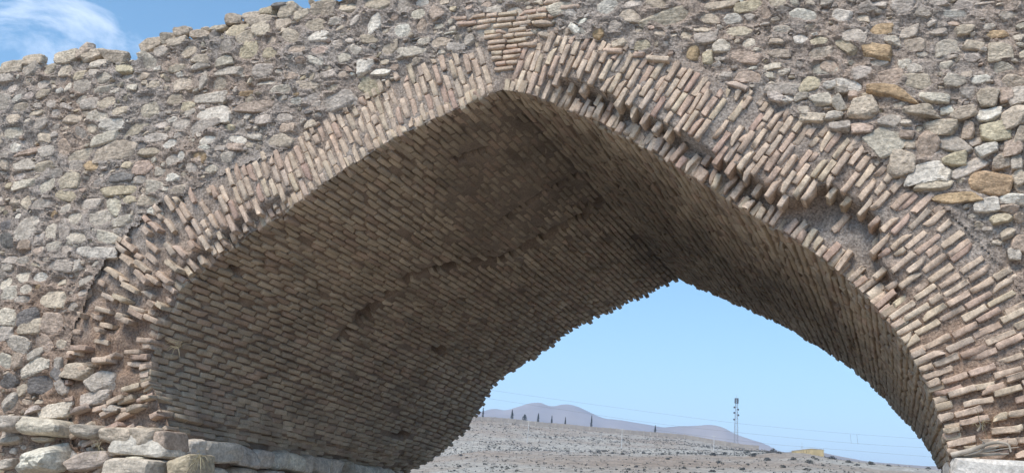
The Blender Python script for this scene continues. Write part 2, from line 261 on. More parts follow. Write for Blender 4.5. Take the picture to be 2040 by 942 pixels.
TILE[(1500, 130)] = [(1350,270,370,100,-8,'o'),(700,360,190,120,10,'n'),(520,460,140,100,0,'n'),(875,410,110,150,35,'n'),(1120,450,300,190,0,'b'),(830,525,170,70,5,'n'),(600,550,250,80,-5,'b'),(370,350,130,70,10,'w'),(500,330,140,70,8,'n'),(240,340,170,80,-10,'g'),(300,250,350,110,3,'g'),(1340,790,380,280,-40,'n'),(1840,350,280,90,0,'n'),(1690,485,320,90,-5,'b'),(900,265,130,70,-10,'g'),(1400,590,200,130,0,'g'),(1010,310,90,80,0,'r'),(880,640,200,90,5,'g'),(1560,610,110,60,0,'n'),(1100,650,220,100,0,'r')]
TILE[(1640, 175)] = [(1050,600,230,300,-20,'r'),(1190,410,310,150,3,'b'),(1670,105,220,170,3,'b'),(1970,100,200,150,15,'n'),(1480,75,150,120,10,'g'),(1420,270,250,120,12,'b'),(1680,290,250,130,15,'w'),(1930,310,270,170,20,'b'),(1340,580,350,170,-18,'g'),(1750,460,290,180,15,'y'),(1480,430,130,150,0,'r'),(1660,640,240,110,15,'w'),(1940,620,190,150,0,'r'),(800,780,270,230,0,'b'),(1040,850,350,180,12,'w'),(1330,745,240,110,0,'y'),(1480,830,380,120,28,'g'),(1815,760,180,120,8,'b'),(1960,770,120,170,0,'g'),(1230,890,160,120,-10,'n'),(850,490,160,90,0,'r'),(1850,80,140,130,0,'r'),(2010,490,110,170,0,'b'),(880,590,110,90,0,'b')]
TILE[(1640, 340)] = [(1120,170,360,85,0,'b'),(1350,285,420,100,3,'o'),(1680,150,420,210,-5,'o'),(1640,370,240,130,5,'w'),(1800,500,240,80,5,'y'),(1900,290,230,100,5,'w'),(1870,650,160,90,20,'b'),(1990,740,200,160,10,'r'),(1870,390,200,80,-5,'r'),(1940,850,150,120,5,'g'),(1990,90,150,130,30,'b'),(1980,490,110,90,0,'r')]
TONE = dict(b=(.485, .43, .365), g=(.46, .422, .388), n=(.52, .485, .43), w=(.62, .595, .555), y=(.48, .43, .335), o=(.44, .335, .225), r=(.44, .365, .315), d=(.20, .195, .195))
TW = dict(b=34, g=40, n=14, w=6, y=3, o=1, r=6, d=.6)
def px_ellipse(cx, cy, w_, h_, ang, Y=0.0):
    a = math.radians(ang); u = np.array([math.cos(a), -math.sin(a)]); v = np.array([math.sin(a), math.cos(a)])
    c = np.array([cx, cy]); p = at(*c, Y)
    e = at(*(c + u * w_ / 2), Y) - at(*(c - u * w_ / 2), Y); g = at(*(c - v * h_ / 2), Y) - at(*(c + v * h_ / 2), Y)
    return p, np.linalg.norm(e), np.linalg.norm(g), math.atan2(e[2], e[0])
stones = []                                  # x, z, w, h, angle, tone, proud, listed
K = 400 / 2037
for (ox, oy), lst in TILE.items():
    for a, b, c, d, g, tn in lst:
        p, ww, hh, an = px_ellipse(ox + a * K, oy + b * K, c * K, d * K, g)
        big = 1.0 if (ox >= 1500 and oy >= 130) or (ox == 0 and oy >= 600) else 0.
        stones.append([p[0], p[2], ww * 1.04, hh * 1.06, an, tn, .016 + .03 * random.random() + .04 * big, 1])
# free places get small filler stones
def ring_zone(x, z):
    d, s = dist_prof(np.array([[x, z]])); return d[0] < ring_thick(s[0]) + .03 and z > 1.95
fillers = []
cells = [(s[0], s[1], s[2], s[3], s[4]) for s in stones]
CE = np.array(cells)
def free(x, z, r, CE):
    dx = x - CE[:, 0]; dz = z - CE[:, 1]; c, s_ = np.cos(CE[:, 4]), np.sin(CE[:, 4])
    u = (dx * c + dz * s_) / (CE[:, 2] / 2 + r * 1.25); v = (-dx * s_ + dz * c) / (CE[:, 3] / 2 + r * .8); return np.all(u * u + v * v > .86)
CEL = list(cells)
for r0, r1, tries in ((.15, .2, 500), (.10, .14, 2200), (.065, .095, 5000), (.035, .055, 8000), (.02, .03, 9000)):
    arr = np.array(CEL)
    for k in range(tries):
        x = random.uniform(-11.2, 2.4); z = random.uniform(.1, 6.9); r = random.uniform(r0, r1)
        if z > skyline(x) - r * .5: continue
        if -7.15 < x < .35 and (z < 2.1 or inside_open(np.array([x]), np.array([z]))[0]): continue
        if not free(x, z, r, arr): continue
        if ring_zone(x, z): continue
        px = proj((x, 0, z))
        if not (-250 < px[0] < 2300 and -260 < px[1] < 1150): continue
        tn = random.choices(list(TW), list(TW.values()))[0]
        st = [x, z, r * 2 * random.uniform(.95, 1.35), r * 2 * random.uniform(.55, .85), R(random.gauss(6, 10)), tn, .012 + .03 * random.random(), 0]
        CEL.append(tuple(st[:5])); arr = np.vstack([arr, st[:5]]); fillers.append(st)
# crest stones beyond the listed ones
x = -11
while x < 3:
    wv = random.uniform(.25, .5); px = proj((x, 0, skyline(x)))
    if not (0 < px[0] < 660): fillers.append([x, skyline(x) - .02, wv, wv * .5, R(random.gauss(4, 8)), random.choice('bbgn'), .03, 0])
    x += wv * .85
allst = stones + fillers

# ---- mortar heightfield of the front face
H0 = .022
gx = np.arange(-13.5, 5.0, H0); gz = np.arange(-.3, 7.0, H0)
GX, GZ = np.meshgrid(gx, gz, indexing='ij'); GH = face_h(GX, GZ)
for x, z, ww, hh, an, tn, pr, _ in allst:
    rr_ = max(ww, hh) * .75; i0, i1 = np.searchsorted(gx, [x - rr_, x + rr_]); j0, j1 = np.searchsorted(gz, [z - rr_, z + rr_])
    if i1 <= i0 or j1 <= j0: continue
    dx, dz = GX[i0:i1, j0:j1] - x, GZ[i0:i1, j0:j1] - z; c, s_ = math.cos(an), math.sin(an)
    e = np.sqrt(((dx * c + dz * s_) / (ww / 2)) ** 2 + ((-dx * s_ + dz * c) / (hh / 2)) ** 2)
    GH[i0:i1, j0:j1] += .016 * np.exp(-((e - 1.1) / .25) ** 2) - .035 * (1 - sstep(.45, .8, e))
dd, ss = dist_prof(np.stack([GX.ravel(), GZ.ravel()], 1)); dd = dd.reshape(GX.shape); ss = ss.reshape(GX.shape)
hole = (inside_open(GX, GZ) | ((dd < ring_thick(ss) - .06) & (GZ > 1.9)) | ((GX > -6.9) & (GX < .28) & (GZ < ZS + .05)))
keep = ~hole & (GZ < skyline(GX) - .04)
idx = np.full(GX.shape, -1); F = grid_faces(*GX.shape); kv = keep.ravel()
F = F[kv[F].all(1)]; used = np.unique(F); remap = np.full(kv.size, -1); remap[used] = np.arange(len(used))
V = np.stack([GX.ravel(), -GH.ravel(), GZ.ravel()], 1)[used]
bed = link('rubble_wall', mesh_of('rubble_wall', V, remap[F][:, ::-1], M_MORTAR, None, False), ROOT)

# ---- stone pieces
def icosphere(n):
    t = (1 + 5 ** .5) / 2
    V = [(-1, t, 0), (1, t, 0), (-1, -t, 0), (1, -t, 0), (0, -1, t), (0, 1, t), (0, -1, -t), (0, 1, -t), (t, 0, -1), (t, 0, 1), (-t, 0, -1), (-t, 0, 1)]
    F = [(0, 11, 5), (0, 5, 1), (0, 1, 7), (0, 7, 10), (0, 10, 11), (1, 5, 9), (5, 11, 4), (11, 10, 2), (10, 7, 6), (7, 1, 8), (3, 9, 4), (3, 4, 2), (3, 2, 6), (3, 6, 8), (3, 8, 9), (4, 9, 5), (2, 4, 11), (6, 2, 10), (8, 6, 7), (9, 8, 1)]
    V = [np.array(v) / np.linalg.norm(v) for v in V]
    for _ in range(n):
        c = {}; G = []
        def mid(a, b):
            k = (min(a, b), max(a, b))
            if k not in c: v = V[a] + V[b]; V.append(v / np.linalg.norm(v)); c[k] = len(V) - 1
            return c[k]
        for a, b, d in F:
            x, y, z = mid(a, b), mid(b, d), mid(d, a); G += [(a, x, z), (b, y, x), (d, z, y), (x, y, z)]
        F = G
    return np.array(V), np.array(F)
ICO2, ICO3 = icosphere(2), icosphere(3)
def rock(wd, dp, ht, ang, fine=True, seed=0, p=16, cuts=6, blocky=.0, flat=1.0):
    D, F = ICO3 if fine else ICO2
    g = np.random.default_rng(seed)
    pl, ds = [], []
    for ax in range(3):
        for sg in (-1, 1):
            n = np.zeros(3); n[ax] = sg; n += g.normal(0, .17 if not blocky else .06, 3); n /= np.linalg.norm(n); pl.append(n); ds.append(g.uniform(.84 if not blocky else .96, 1.0) * (flat if ax == 1 and sg < 0 else 1))
    for _ in range(cuts):
        n = g.normal(0, 1, 3); n[1] = -abs(n[1]) * .8; n /= np.linalg.norm(n); pl.append(n); ds.append(g.uniform(.8, 1.12) if not blocky else g.uniform(1.05, 1.3))
    pl, ds = np.array(pl), np.array(ds)
    q = np.maximum(D @ pl.T / ds, 0) ** p
    r = q.sum(1) ** (-1 / p)
    P = D * r[:, None]
    P *= (1 + .06 * fbm(D * 1.7 + seed * 3.1, 2, 3) + (.034 if not blocky else .012) * fbm(P * 5.3 * np.array([1, 1, 1.8]) + seed * 1.7, 3, 4, .6))[:, None]
    P *= np.array([wd, dp, ht]) / 2
    c, s_ = math.cos(ang), math.sin(ang); P = np.stack([P[:, 0] * c - P[:, 2] * s_, P[:, 1], P[:, 0] * s_ + P[:, 2] * c], 1)
    return P, F
def tone(tn, seed):
    g = np.random.default_rng(seed); c = np.array(TONE[tn]) * np.array([1.04, 1.0, .94]) * g.uniform(.84, 1.13) * (1 + g.normal(0, .008, 3)); return np.clip(c, .03, .7)
def px_area(c, wd, ht, Y=0):
    q = proj(np.array([[c[0], Y, c[1]], [c[0] + wd, Y, c[1]], [c[0], Y, c[1] + ht]])); a, b = q[1] - q[0], q[2] - q[0]
    if not (-20 < q[0][0] < 2060 and -20 < q[0][1] < 962): return 0
    return abs(a[0] * b[1] - a[1] * b[0])
order = sorted(range(len(allst)), key=lambda i: -px_area(allst[i][:2], allst[i][2], allst[i][3]))
single = set(order[:300]); rest = Acc()
for i, (x, z, ww, hh, an, tn, pr, li) in enumerate(allst):
    fine = i in single; dp = np.clip(min(ww, hh) * 1.25, .14, .42)
    P, F = rock(ww * 1.1, dp, hh * 1.12, an, fine, seed=i + 1, cuts=5 if li else 6, flat=.62)
    front = -P[:, 1].min(); y0 = -(pr - front) - face_h(np.array([x]), np.array([z]))[0] * .6
    C = tone(tn, i)
    if fine: link('stone', mesh_of('stone', P, F, M_STONE, np.tile(C, (len(P), 1)), False), bed, (x, y0, z))
    else: rest.add(P + [x, y0, z], F, C)
link('small_stones', rest.mesh('small_stones', M_STONE, False), bed, kind='stuff')

# ------------------------------------------------------------------ arch ring: mortar between the bricks
US = np.r_[np.arange(0, 1.26, .02), 1.3, 1.36]
def ring_sheet():
    s = np.r_[np.arange(-LL, -.12, .02), np.linspace(-.12, .12, 25), np.arange(.14, LR, .02)]
    t, n = frame(s, 0, .1); p = prof(s)
    X = p[:, None, 0] + n[:, None, 0] * US; Z = p[:, None, 1] + n[:, None, 1] * US
    dpt = ring_depth(s[:, None], US[None]); h = face_h(X, Z) * .5
    Y = dpt - h + .006 + .09 * sstep(0, .22, US[None] - ring_thick(s)[:, None] + .02) + .03 * fbm(np.stack([X * 6, Z * 6, 0 * X], -1), 2, 40) * (dpt > .03)
    Y = np.where(px_of_s(s)[:, None] < 420, Y + .02 + .04 * fbm(np.stack([X * 3, Z * 7, 0 * X], -1), 3, 44), Y)
    return s, np.stack([X, Y, Z], -1)
rs, RG = ring_sheet()
ring = link('arch_ring', mesh_of('arch_ring', RG.reshape(-1, 3), grid_faces(*RG.shape[:2]), M_MORTAR), ROOT)
RING_EDGE_Y = lambda s: np.interp(s, rs, RG[:, 0, 1])

# ---- rounded brick template
def brick_vf(l, d, t, r=.008, seg=2, wear=.004, seed=0):
    """l along local x, d along y, t along z"""
    g = np.random.default_rng(seed); h = np.array([l, d, t]) / 2; r = min(r, h.min() * .8)
    ax = [np.r_[-h[k], np.linspace(-h[k] + r, h[k] - r, (seg + 1) if k == 0 else 2), h[k]] for k in range(3)]
    vid, V, F = {}, [], []
    n = [len(a) for a in ax]
    def vid_(i, j, k):
        key = (i, j, k)
        if key not in vid: vid[key] = len(V); V.append((ax[0][i], ax[1][j], ax[2][k]))
        return vid[key]
    for a in range(3):
        b, c = (a + 1) % 3, (a + 2) % 3
        for side in (0, n[a] - 1):
            for i in range(n[b] - 1):
                for j in range(n[c] - 1):
                    q = []
                    for (ii, jj) in ((i, j), (i + 1, j), (i + 1, j + 1), (i, j + 1)):
                        e = [0, 0, 0]; e[a] = side; e[b] = ii; e[c] = jj; q.append(vid_(*e))
                    F.append(q if side else q[::-1])
    return np.array(V, float), np.array(F), h, r
_TB = {}
def brick(l, d, t, seed, seg=2, wear=.005, r=.011):
    if seg not in _TB: _TB[seg] = brick_vf(1, 1, 1, .1, seg)
    V, F, h0, r0 = _TB[seg]
    h = np.array([l, d, t]) / 2; r = min(r, h.min() * .85)
    P = np.empty_like(V)
    for k in range(3):
        v = V[:, k]; out = np.abs(v) > h0[k] - r0 + 1e-6
        P[:, k] = np.where(out, np.sign(v) * h[k], v / (h0[k] - r0) * (h[k] - r))
    inn = np.clip(P, -(h - r), h - r); dv = P - inn; ln = np.linalg.norm(dv, axis=1, keepdims=True)
    P = inn + dv / np.maximum(ln, 1e-9) * np.minimum(ln, r)
    g = np.random.default_rng(seed)
    P += g.normal(0, wear, P.shape) * np.array([1.2, .8, .6])
    tp = g.normal(0, .06, 2); P[:, 2] *= 1 + tp[0] * P[:, 0] / h[0]; P[:, 1] += tp[1] * P[:, 0] * .5
    if g.random() < .5:                      # a knocked-off corner
        cn_ = g.choice([-1, 1], 3) * h; q = np.exp(-((P - cn_) ** 2).sum(1) / (2 * .03 ** 2)); P -= q[:, None] * np.sign(cn_) * .018
    return P, F
def orient(P, ex, ey, ez, c): return P[:, :1] * ex + P[:, 1:2] * ey + P[:, 2:3] * ez + c
BT = [(.55, .44, .345), (.53, .415, .325), (.575, .47, .37), (.51, .385, .305), (.55, .455, .345), (.46, .335, .27), (.50, .41, .335)]
def brick_tone(g, dark=1.0):
    c = np.array(BT[g.choice(len(BT), p=[.25, .22, .18, .12, .1, .05, .08])]) * g.uniform(.9, 1.09) * (1 + g.normal(0, .008, 3)); return c * dark
ringb = []                                   # centre, V, F, colour, area
def add_ring_brick(s, u, l, th, pro, seed, tilt=0., twist=0., dp=.2, dark=1.):
    g = np.random.default_rng(seed)
    t, n = frame(np.array([s]), 0, min(.5, max(.05, abs(s) - .02))); t, n = t[0], n[0]
    if tilt: 
        c_, s_ = math.cos(tilt), math.sin(tilt); n = np.array([n[0] * c_ - n[1] * s_, n[0] * s_ + n[1] * c_]); t = np.array([n[1], -n[0]])
    p = prof(np.array([s]))[0] + n * u
    ex = np.array([n[0], 0, n[1]]); ez = np.array([t[0], 0, t[1]]); ey = np.array([0, 1., 0])
    ey = ey + ex * math.sin(twist); ey /= np.linalg.norm(ey)
    yf = ring_depth(np.array([s]), np.array([u]))[0] - pro - .5 * face_h(np.array([p[0]]), np.array([p[1]]))[0]
    P, F = brick(l, dp, th, seed, 3, .0038, .008)
    c = np.array([p[0], yf + dp / 2, p[1]])
    P = orient(P, ex, ey, ez, np.zeros(3))
    col = brick_tone(g, dark); ringb.append((c, P, F, col, px_area((c[0], c[2]), l, th) ))
g = np.random.default_rng(3)
for side in (-1, 1):
    k = 0; s = .1
    while s < (LL if side < 0 else LR) - .02:
        ss_ = side * s; x = px_of_s(ss_); th_ = float(ring_thick(ss_)) * (1 + .12 * vnoise(np.array([s * 2.3, side, 0.]), 8)) + g.normal(0, .03)
        rough = (1 - sstep(330, 520, x)) if side < 0 else sstep(1800, 1895, x) * .6
        rc = float(recess_px(x)); ub = 0.
        if rc > .06:                         # broken band: one short row of worn bricks set back
            ub = .16 if side < 0 else .24 + .26 * float(sstep(1540, 1580, x) * (1 - sstep(1660, 1710, x)))
            if g.random() < (.95 if side > 0 else .8):
                l = g.uniform(.10, .2); add_ring_brick(ss_ + g.normal(0, .008), l / 2 + g.uniform(-.012, .02), l, g.uniform(.042, .06), .05 + g.uniform(-.03, .03), int(g.integers(1e9)), g.normal(0, .1), 0, .2, 1.03)
            if ub > .4 and g.random() < .4: add_ring_brick(ss_, .33 + g.uniform(-.05, .05), .17, .05, .015, int(g.integers(1e9)), g.normal(0, .12), 0, .1)
        u = ub + (.0 if k % 2 else -.10) + g.uniform(-.02, .02)
        if k % 2 == 0 and ub == 0: u = -.012
        first = True
        while u < th_ - .05:
            l = g.choice([.205, .215, .21, .19, .11], p=[.3, .25, .2, .15, .1]) * g.uniform(.94, 1.06)
            if first and k % 2 == 0 and ub == 0: l = .105
            first = False
            if u + l > th_ + .06: l = max(.07, th_ - u)
            uu = u + l / 2
            if u > -.03 and g.random() > .03 + .16 * rough:
                pr = .013 + g.uniform(-.005, .007) + rough * g.uniform(.0, .10) + (.018 * g.random() if rc > .1 and side > 0 and uu < ub + .25 else 0)
                add_ring_brick(ss_ + g.normal(0, .004 + .012 * rough), uu, l - .008, (.050 if side < 0 else .047) + g.uniform(-.005, .005), pr, int(g.integers(1e9)), g.normal(0, .014 + .08 * rough), 0, .2, 1 - .08 * rough)
            u += l + .006
        s += (.078 if side < 0 else .065) * (1 + .02 * g.normal()) * (1.08 if rough > .6 else 1); k += 1
# small stack of flat-laid bricks above the crown
pa = prof(np.array([0.]))[0]
for r_ in range(11):
    zc = pa[1] + .20 + r_ * .056; half = .09 + .022 * r_ if r_ < 8 else .34 + .08 * (r_ - 8)
    xx = pa[0] - half + .02 + (.0 if r_ % 2 else -.02) + (-.1 if r_ > 8 else 0)
    while xx < pa[0] + half + (.1 if r_ > 8 else -.04):
        l = min(g.choice([.2, .19, .12]), half * 2 + .1); sd_ = int(g.integers(1e9)); P, F = brick(l - .012, .2, .036, sd_, 3, .003, .01)
        c = np.array([xx + l / 2, .066 - face_h(np.array([xx]), np.array([zc]))[0] * .5, zc + g.normal(0, .003)])
        an = g.normal(0.015, .02); ex = np.array([math.cos(an), 0, math.sin(an)]); ez = np.array([-math.sin(an), 0, math.cos(an)])
        ringb.append((c, orient(P, ex, np.array([0, 1., 0]), ez, np.zeros(3)), F, brick_tone(g), px_area((c[0], c[2]), l, .036))); xx += l
# loose flat bricks bedded above the right flank
for qx, qy, ww, an in ((1223, 104, 38, -3), (1312, 120, 46, -4), (1275, 112, 24, -3), (1085, 48, 36, 6), (1470, 172, 44, -22), (1990, 880, 70, 0)):
    p, wl, _, wa = px_ellipse(qx, qy, ww, 9, an); P, F = brick(wl, .18, .045, qx, 3, .004, .012)
    ex = np.array([math.cos(wa), 0, math.sin(wa)]); ez = np.array([-math.sin(wa), 0, math.cos(wa)])
    ringb.append((np.array([p[0], .045, p[2]]), orient(P, ex, np.array([0, 1., 0]), ez, np.zeros(3)), F, brick_tone(g), 999))
ordr = sorted(range(len(ringb)), key=lambda i: -ringb[i][4]); top = set(ordr[:300]); rest = Acc()
for i, (c, P, F, col, a) in enumerate(ringb):
    if i in top: link('ring_brick', mesh_of('ring_brick', P, F, M_BRICK, np.tile(col, (len(P), 1))), ring, c)
    else: rest.add(P + c, F, col)
link('further_ring_bricks', rest.mesh('further_ring_bricks', M_BRICK), ring, kind='stuff')

# ------------------------------------------------------------------ vault: bed and bricks
vs = np.r_[np.arange(-LL, -.1, .028), np.linspace(-.1, .1, 15), np.arange(.128, LR, .028), LR]; vy = np.linspace(0, 1, 190)
SS, TT = np.meshgrid(vs, vy, indexing='ij')
y0 = RING_EDGE_Y(vs)[:, None]; rear_edge = YB + .05 * vnoise(np.stack([vs * 9, vs * 0, vs * 0], -1), 61)[:, None] + .07 * vnoise(np.stack([vs * 1.7, vs * 0, vs * 0], -1), 62)[:, None]
YY = y0 + (rear_edge - y0) * TT
PV = prof(SS, YY); _, NV = frame(SS, YY, .1)
PXV = proj(np.stack([PV[..., 0], YY, PV[..., 1]], -1))
def seg_dist(P, line):
    d = np.full(P.shape[:-1], 1e9); line = np.asarray(line, float)
    for a, b in zip(line[:-1], line[1:]):
        t = np.clip(((P - a) @ (b - a)) / ((b - a) @ (b - a)), 0, 1); d = np.minimum(d, np.linalg.norm(P - (a + t[..., None] * (b - a)), axis=-1))
    return d
def in_poly(P, poly):
    poly = np.asarray(poly, float); x, y = P[..., 0], P[..., 1]; r = np.zeros(x.shape, bool)
    for (x1, y1), (x2, y2) in zip(poly, np.roll(poly, -1, 0)): r ^= ((y1 > y) != (y2 > y)) & (x < (x2 - x1) * (y - y1) / (y2 - y1 + 1e-9) + x1)
    return r
# features of the soffit, found once on the vault surface
CRACK = [(1212, 394), (1180, 408), (1162, 432), (1120, 452), (1100, 466), (1050, 490), (1010, 515), (940, 525), (860, 540), (820, 548), (790, 580), (752, 600), (735, 620), (715, 648), (690, 662), (678, 684)]
CRACK2 = [(905, 322), (930, 312), (965, 300)]
CRACK3 = [(1000, 440), (1060, 400), (1110, 370), (1160, 345)]
HOLES = [((728, 632), 17, 13), ((876, 697), 15, 11), ((470, 540), 16, 10), ((1664, 604), 9, 8), ((918, 318), 16, 5), ((800, 868), 20, 8)]
SMOOTH = [(880, 262), (1000, 190), (1080, 225), (1180, 335), (1208, 392), (1160, 430), (1050, 488), (980, 500), (900, 460), (870, 400), (850, 330)]
def features(px, s):
    left = s < 0
    e = px[..., 0] * 0 + 1e9
    for (hx, hy), a, b in HOLES: e = np.minimum(e, np.hypot((px[..., 0] - hx) / a, (px[..., 1] - hy) / b) + np.where((hx > 1500) == (s > 0), 0, 9))
    cd = np.where(left, np.minimum(seg_dist(px, CRACK), np.minimum(seg_dist(px, CRACK2), seg_dist(px, CRACK3) * 2.2)), 99)
    sm = in_poly(px + 45 * np.stack([vnoise(np.stack([px[..., 0] / 22, px[..., 1] / 22, 0 * s], -1), 7), vnoise(np.stack([px[..., 0] / 22, px[..., 1] / 22, 0 * s + 9], -1), 8)], -1), SMOOTH) & left
    return e, cd, sm
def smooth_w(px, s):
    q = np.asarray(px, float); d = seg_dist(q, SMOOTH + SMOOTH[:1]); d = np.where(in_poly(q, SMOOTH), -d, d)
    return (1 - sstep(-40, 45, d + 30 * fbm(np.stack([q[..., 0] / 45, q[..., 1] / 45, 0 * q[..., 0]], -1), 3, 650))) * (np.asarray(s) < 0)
hole_e, crack_d, smooth = features(PXV, SS)
q3 = np.stack([PV[..., 0], YY, PV[..., 1]], -1)
off = .023 + .010 * fbm(q3 * 4, 3, 71) + .006 * fbm(q3 * 16, 2, 75)
off = np.where(smooth, .006 + .004 * fbm(q3 * 3, 3, 72), off)
off = off + .2 * (1 - sstep(.6, 1.05, hole_e)) + .2 * (1 - sstep(2, 5.5, crack_d + 1.2 * vnoise(q3 * 14, 77)))
low = (SS < 0) & (PV[..., 1] < ZS + .16); off = off + np.where(low, .07, 0) * (1 - TT * .3)
VP = np.stack([PV[..., 0] + NV[..., 0] * off, YY, PV[..., 1] + NV[..., 1] * off], -1)
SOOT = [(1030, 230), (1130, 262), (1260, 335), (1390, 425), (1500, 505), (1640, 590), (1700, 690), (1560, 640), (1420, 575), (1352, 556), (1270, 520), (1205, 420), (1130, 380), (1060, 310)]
def crown_shade_at(px, s):                          # shade along the crown painted into the colours, with a wandering edge
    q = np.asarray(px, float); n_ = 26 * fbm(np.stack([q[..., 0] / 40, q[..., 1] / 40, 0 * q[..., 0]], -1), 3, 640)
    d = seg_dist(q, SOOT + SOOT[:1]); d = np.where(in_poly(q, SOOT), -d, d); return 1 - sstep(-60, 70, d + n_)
CROWN_SHADEV = crown_shade_at(PXV, SS)
VCOL = np.where(smooth[..., None], np.array([.32, .255, .20]), np.array([.30, .235, .185])) * (1 - .22 * smooth_w(PXV, SS)[..., None]) * (1 - .5 * CROWN_SHADEV[..., None])
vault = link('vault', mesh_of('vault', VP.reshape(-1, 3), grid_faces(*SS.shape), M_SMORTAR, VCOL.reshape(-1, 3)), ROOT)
vb = []
g = np.random.default_rng(5); CP = .0735
for side in (-1, 1):
    Ls = LL if side < 0 else LR; k = 0; s = .035
    while s < Ls - .03:
        ss_ = side * (s + .015 * float(vnoise(np.array([s * 1.3, 5., side]), 90))); y = float(RING_EDGE_Y(ss_)) - .01 + (.14 if k % 2 else 0) + g.uniform(-.03, .03)
        if k % 2 and side < 0: 
            pass
        wob = g.uniform(0, 100); lift = g.normal(0, .004 if side < 0 else .008)
        if k % 2: yst = y - .14
        yb = y if not k % 2 else y - .14
        first = True
        yend = YB + g.choice([0, .03, .09, .12]) + .08 * float(vnoise(np.array([s * 1.7, 0, 0]), 62))
        while yb < yend - .05:
            l = (.135 if (first and k % 2) else .262 * g.uniform(.95, 1.05)); first = False
            l = min(l, yend - yb)
            yc = yb + l / 2; sc = ss_ + .012 * float(vnoise(np.array([yc * .9, wob, 0]), 91)) + g.normal(0, .0025)
            p = prof(np.array([sc]), np.array([yc]))[0]; px = proj((p[0], yc, p[1]))
            pq = prof(np.full(3, sc), np.array([yc, yc - l * .4, yc + l * .4])); e, cd, sm = features(proj(np.stack([pq[:, 0], [yc, yc - l * .4, yc + l * .4], pq[:, 1]], -1)), np.full(3, sc)); e, cd, sm = e[0], cd.min(), sm[0]
            if not (e < 1.0 or cd < 2.3 or (g.random() < .02)) and not (side < 0 and p[1] < ZS + .03 and yc > 1.2 and g.random() < .4):
                t, n = frame(np.array([sc]), np.array([yc]), .1); t, n = t[0], n[0]
                low = side < 0 and p[1] < ZS + .16
                pro = .006 + lift + g.normal(0, .0032 if side < 0 else .0025) - (.05 if low else 0) - (lift + .006 if sm else 0)
                if yc < .3 and side < 0: pro += g.uniform(-.01, .02)
                th = .0575 + g.uniform(-.005, .003); sd_ = int(g.integers(1e9)); dr = .12
                P, F = brick(l - (.014 + .012 * g.random() if side < 0 else .002), dr, th, sd_, 1 if yc > 3 or side > 0 else 2, .0028, .010)
                ex = np.array([g.normal(0, .01), 1., g.normal(0, .008)]); ex /= np.linalg.norm(ex)
                ey = np.array([n[0], 0, n[1]]); ez = np.array([t[0], 0, t[1]])
                c = np.array([p[0], yc, p[1]]) + ey * (dr / 2 - pro)
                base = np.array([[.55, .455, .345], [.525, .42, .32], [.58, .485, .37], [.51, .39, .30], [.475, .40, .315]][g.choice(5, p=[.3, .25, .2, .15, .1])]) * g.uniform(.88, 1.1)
                base = base * .9 * (1 - .3 * smooth_w(px, sc)) * (1 - .5 * crown_shade_at(px, sc))
                q = proj(np.array([c - ex * l / 2, c + ex * l / 2, c + ez * th])); ar = abs(np.cross(q[1] - q[0], q[2] - (q[0] + q[1]) / 2))
                if not (0 < px[0] < 2040 and 0 < px[1] < 942): ar = 0
                if side > 0: ar *= .5
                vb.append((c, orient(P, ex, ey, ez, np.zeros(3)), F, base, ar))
            yb += l + .008
        s += CP * (1 + .03 * g.normal()); k += 1
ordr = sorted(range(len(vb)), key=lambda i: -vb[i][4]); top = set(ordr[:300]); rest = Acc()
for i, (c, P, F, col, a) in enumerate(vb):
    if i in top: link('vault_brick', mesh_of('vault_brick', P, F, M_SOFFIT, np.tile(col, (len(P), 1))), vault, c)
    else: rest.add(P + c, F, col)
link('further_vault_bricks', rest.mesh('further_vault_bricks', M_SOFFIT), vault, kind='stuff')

# ------------------------------------------------------------------ body of the bridge behind the facings
core = Acc()
xs = np.linspace(-13.5, 5, 75)
topV = np.array([[x_, y_, skyline(x_) - .06 + .06 * float(vnoise(np.array([x_ * 2, y_ * 2, 0]), 3))] for x_ in xs for y_ in np.linspace(.02, YB, 12)])
core.add(topV, grid_faces(75, 12), (.36, .33, .30))
gx2 = np.arange(-13.5, 5.01, .12); gz2 = np.arange(-.3, 7, .12); AX, AZ = np.meshgrid(gx2, gz2, indexing='ij')
RO = REAR[np.argsort(REAR[:, 0])]; up = np.interp(AX, RO[:, 0], RO[:, 1], left=-9, right=-9)
kp = ~((AZ < up + .02) & (AX > RO[0, 0]) & (AX < RO[-1, 0])) & (AZ < skyline(AX) - .05) & ~((AX > RO[0, 0] - .02) & (AX < RO[-1, 0] + .02) & (AZ < 2.2))
F2 = grid_faces(*AX.shape); kf = kp.ravel(); F2 = F2[kf[F2].all(1)]
core.add(np.stack([AX.ravel(), np.full(AX.size, YB - .02), AZ.ravel()], 1), F2, (.36, .33, .3))
for xe in (-13.5, 5.0):
    core.add(np.array([[xe, 0, -.3], [xe, YB, -.3], [xe, YB, skyline(xe)], [xe, 0, skyline(xe)]]), [[0, 1, 2, 3]], (.36, .33, .3))
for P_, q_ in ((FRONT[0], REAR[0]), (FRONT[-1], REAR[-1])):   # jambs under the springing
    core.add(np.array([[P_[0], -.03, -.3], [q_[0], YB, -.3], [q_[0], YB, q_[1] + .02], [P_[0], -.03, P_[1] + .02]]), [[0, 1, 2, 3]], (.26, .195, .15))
link('core', core.mesh('core', M_SMORTAR, False), ROOT)

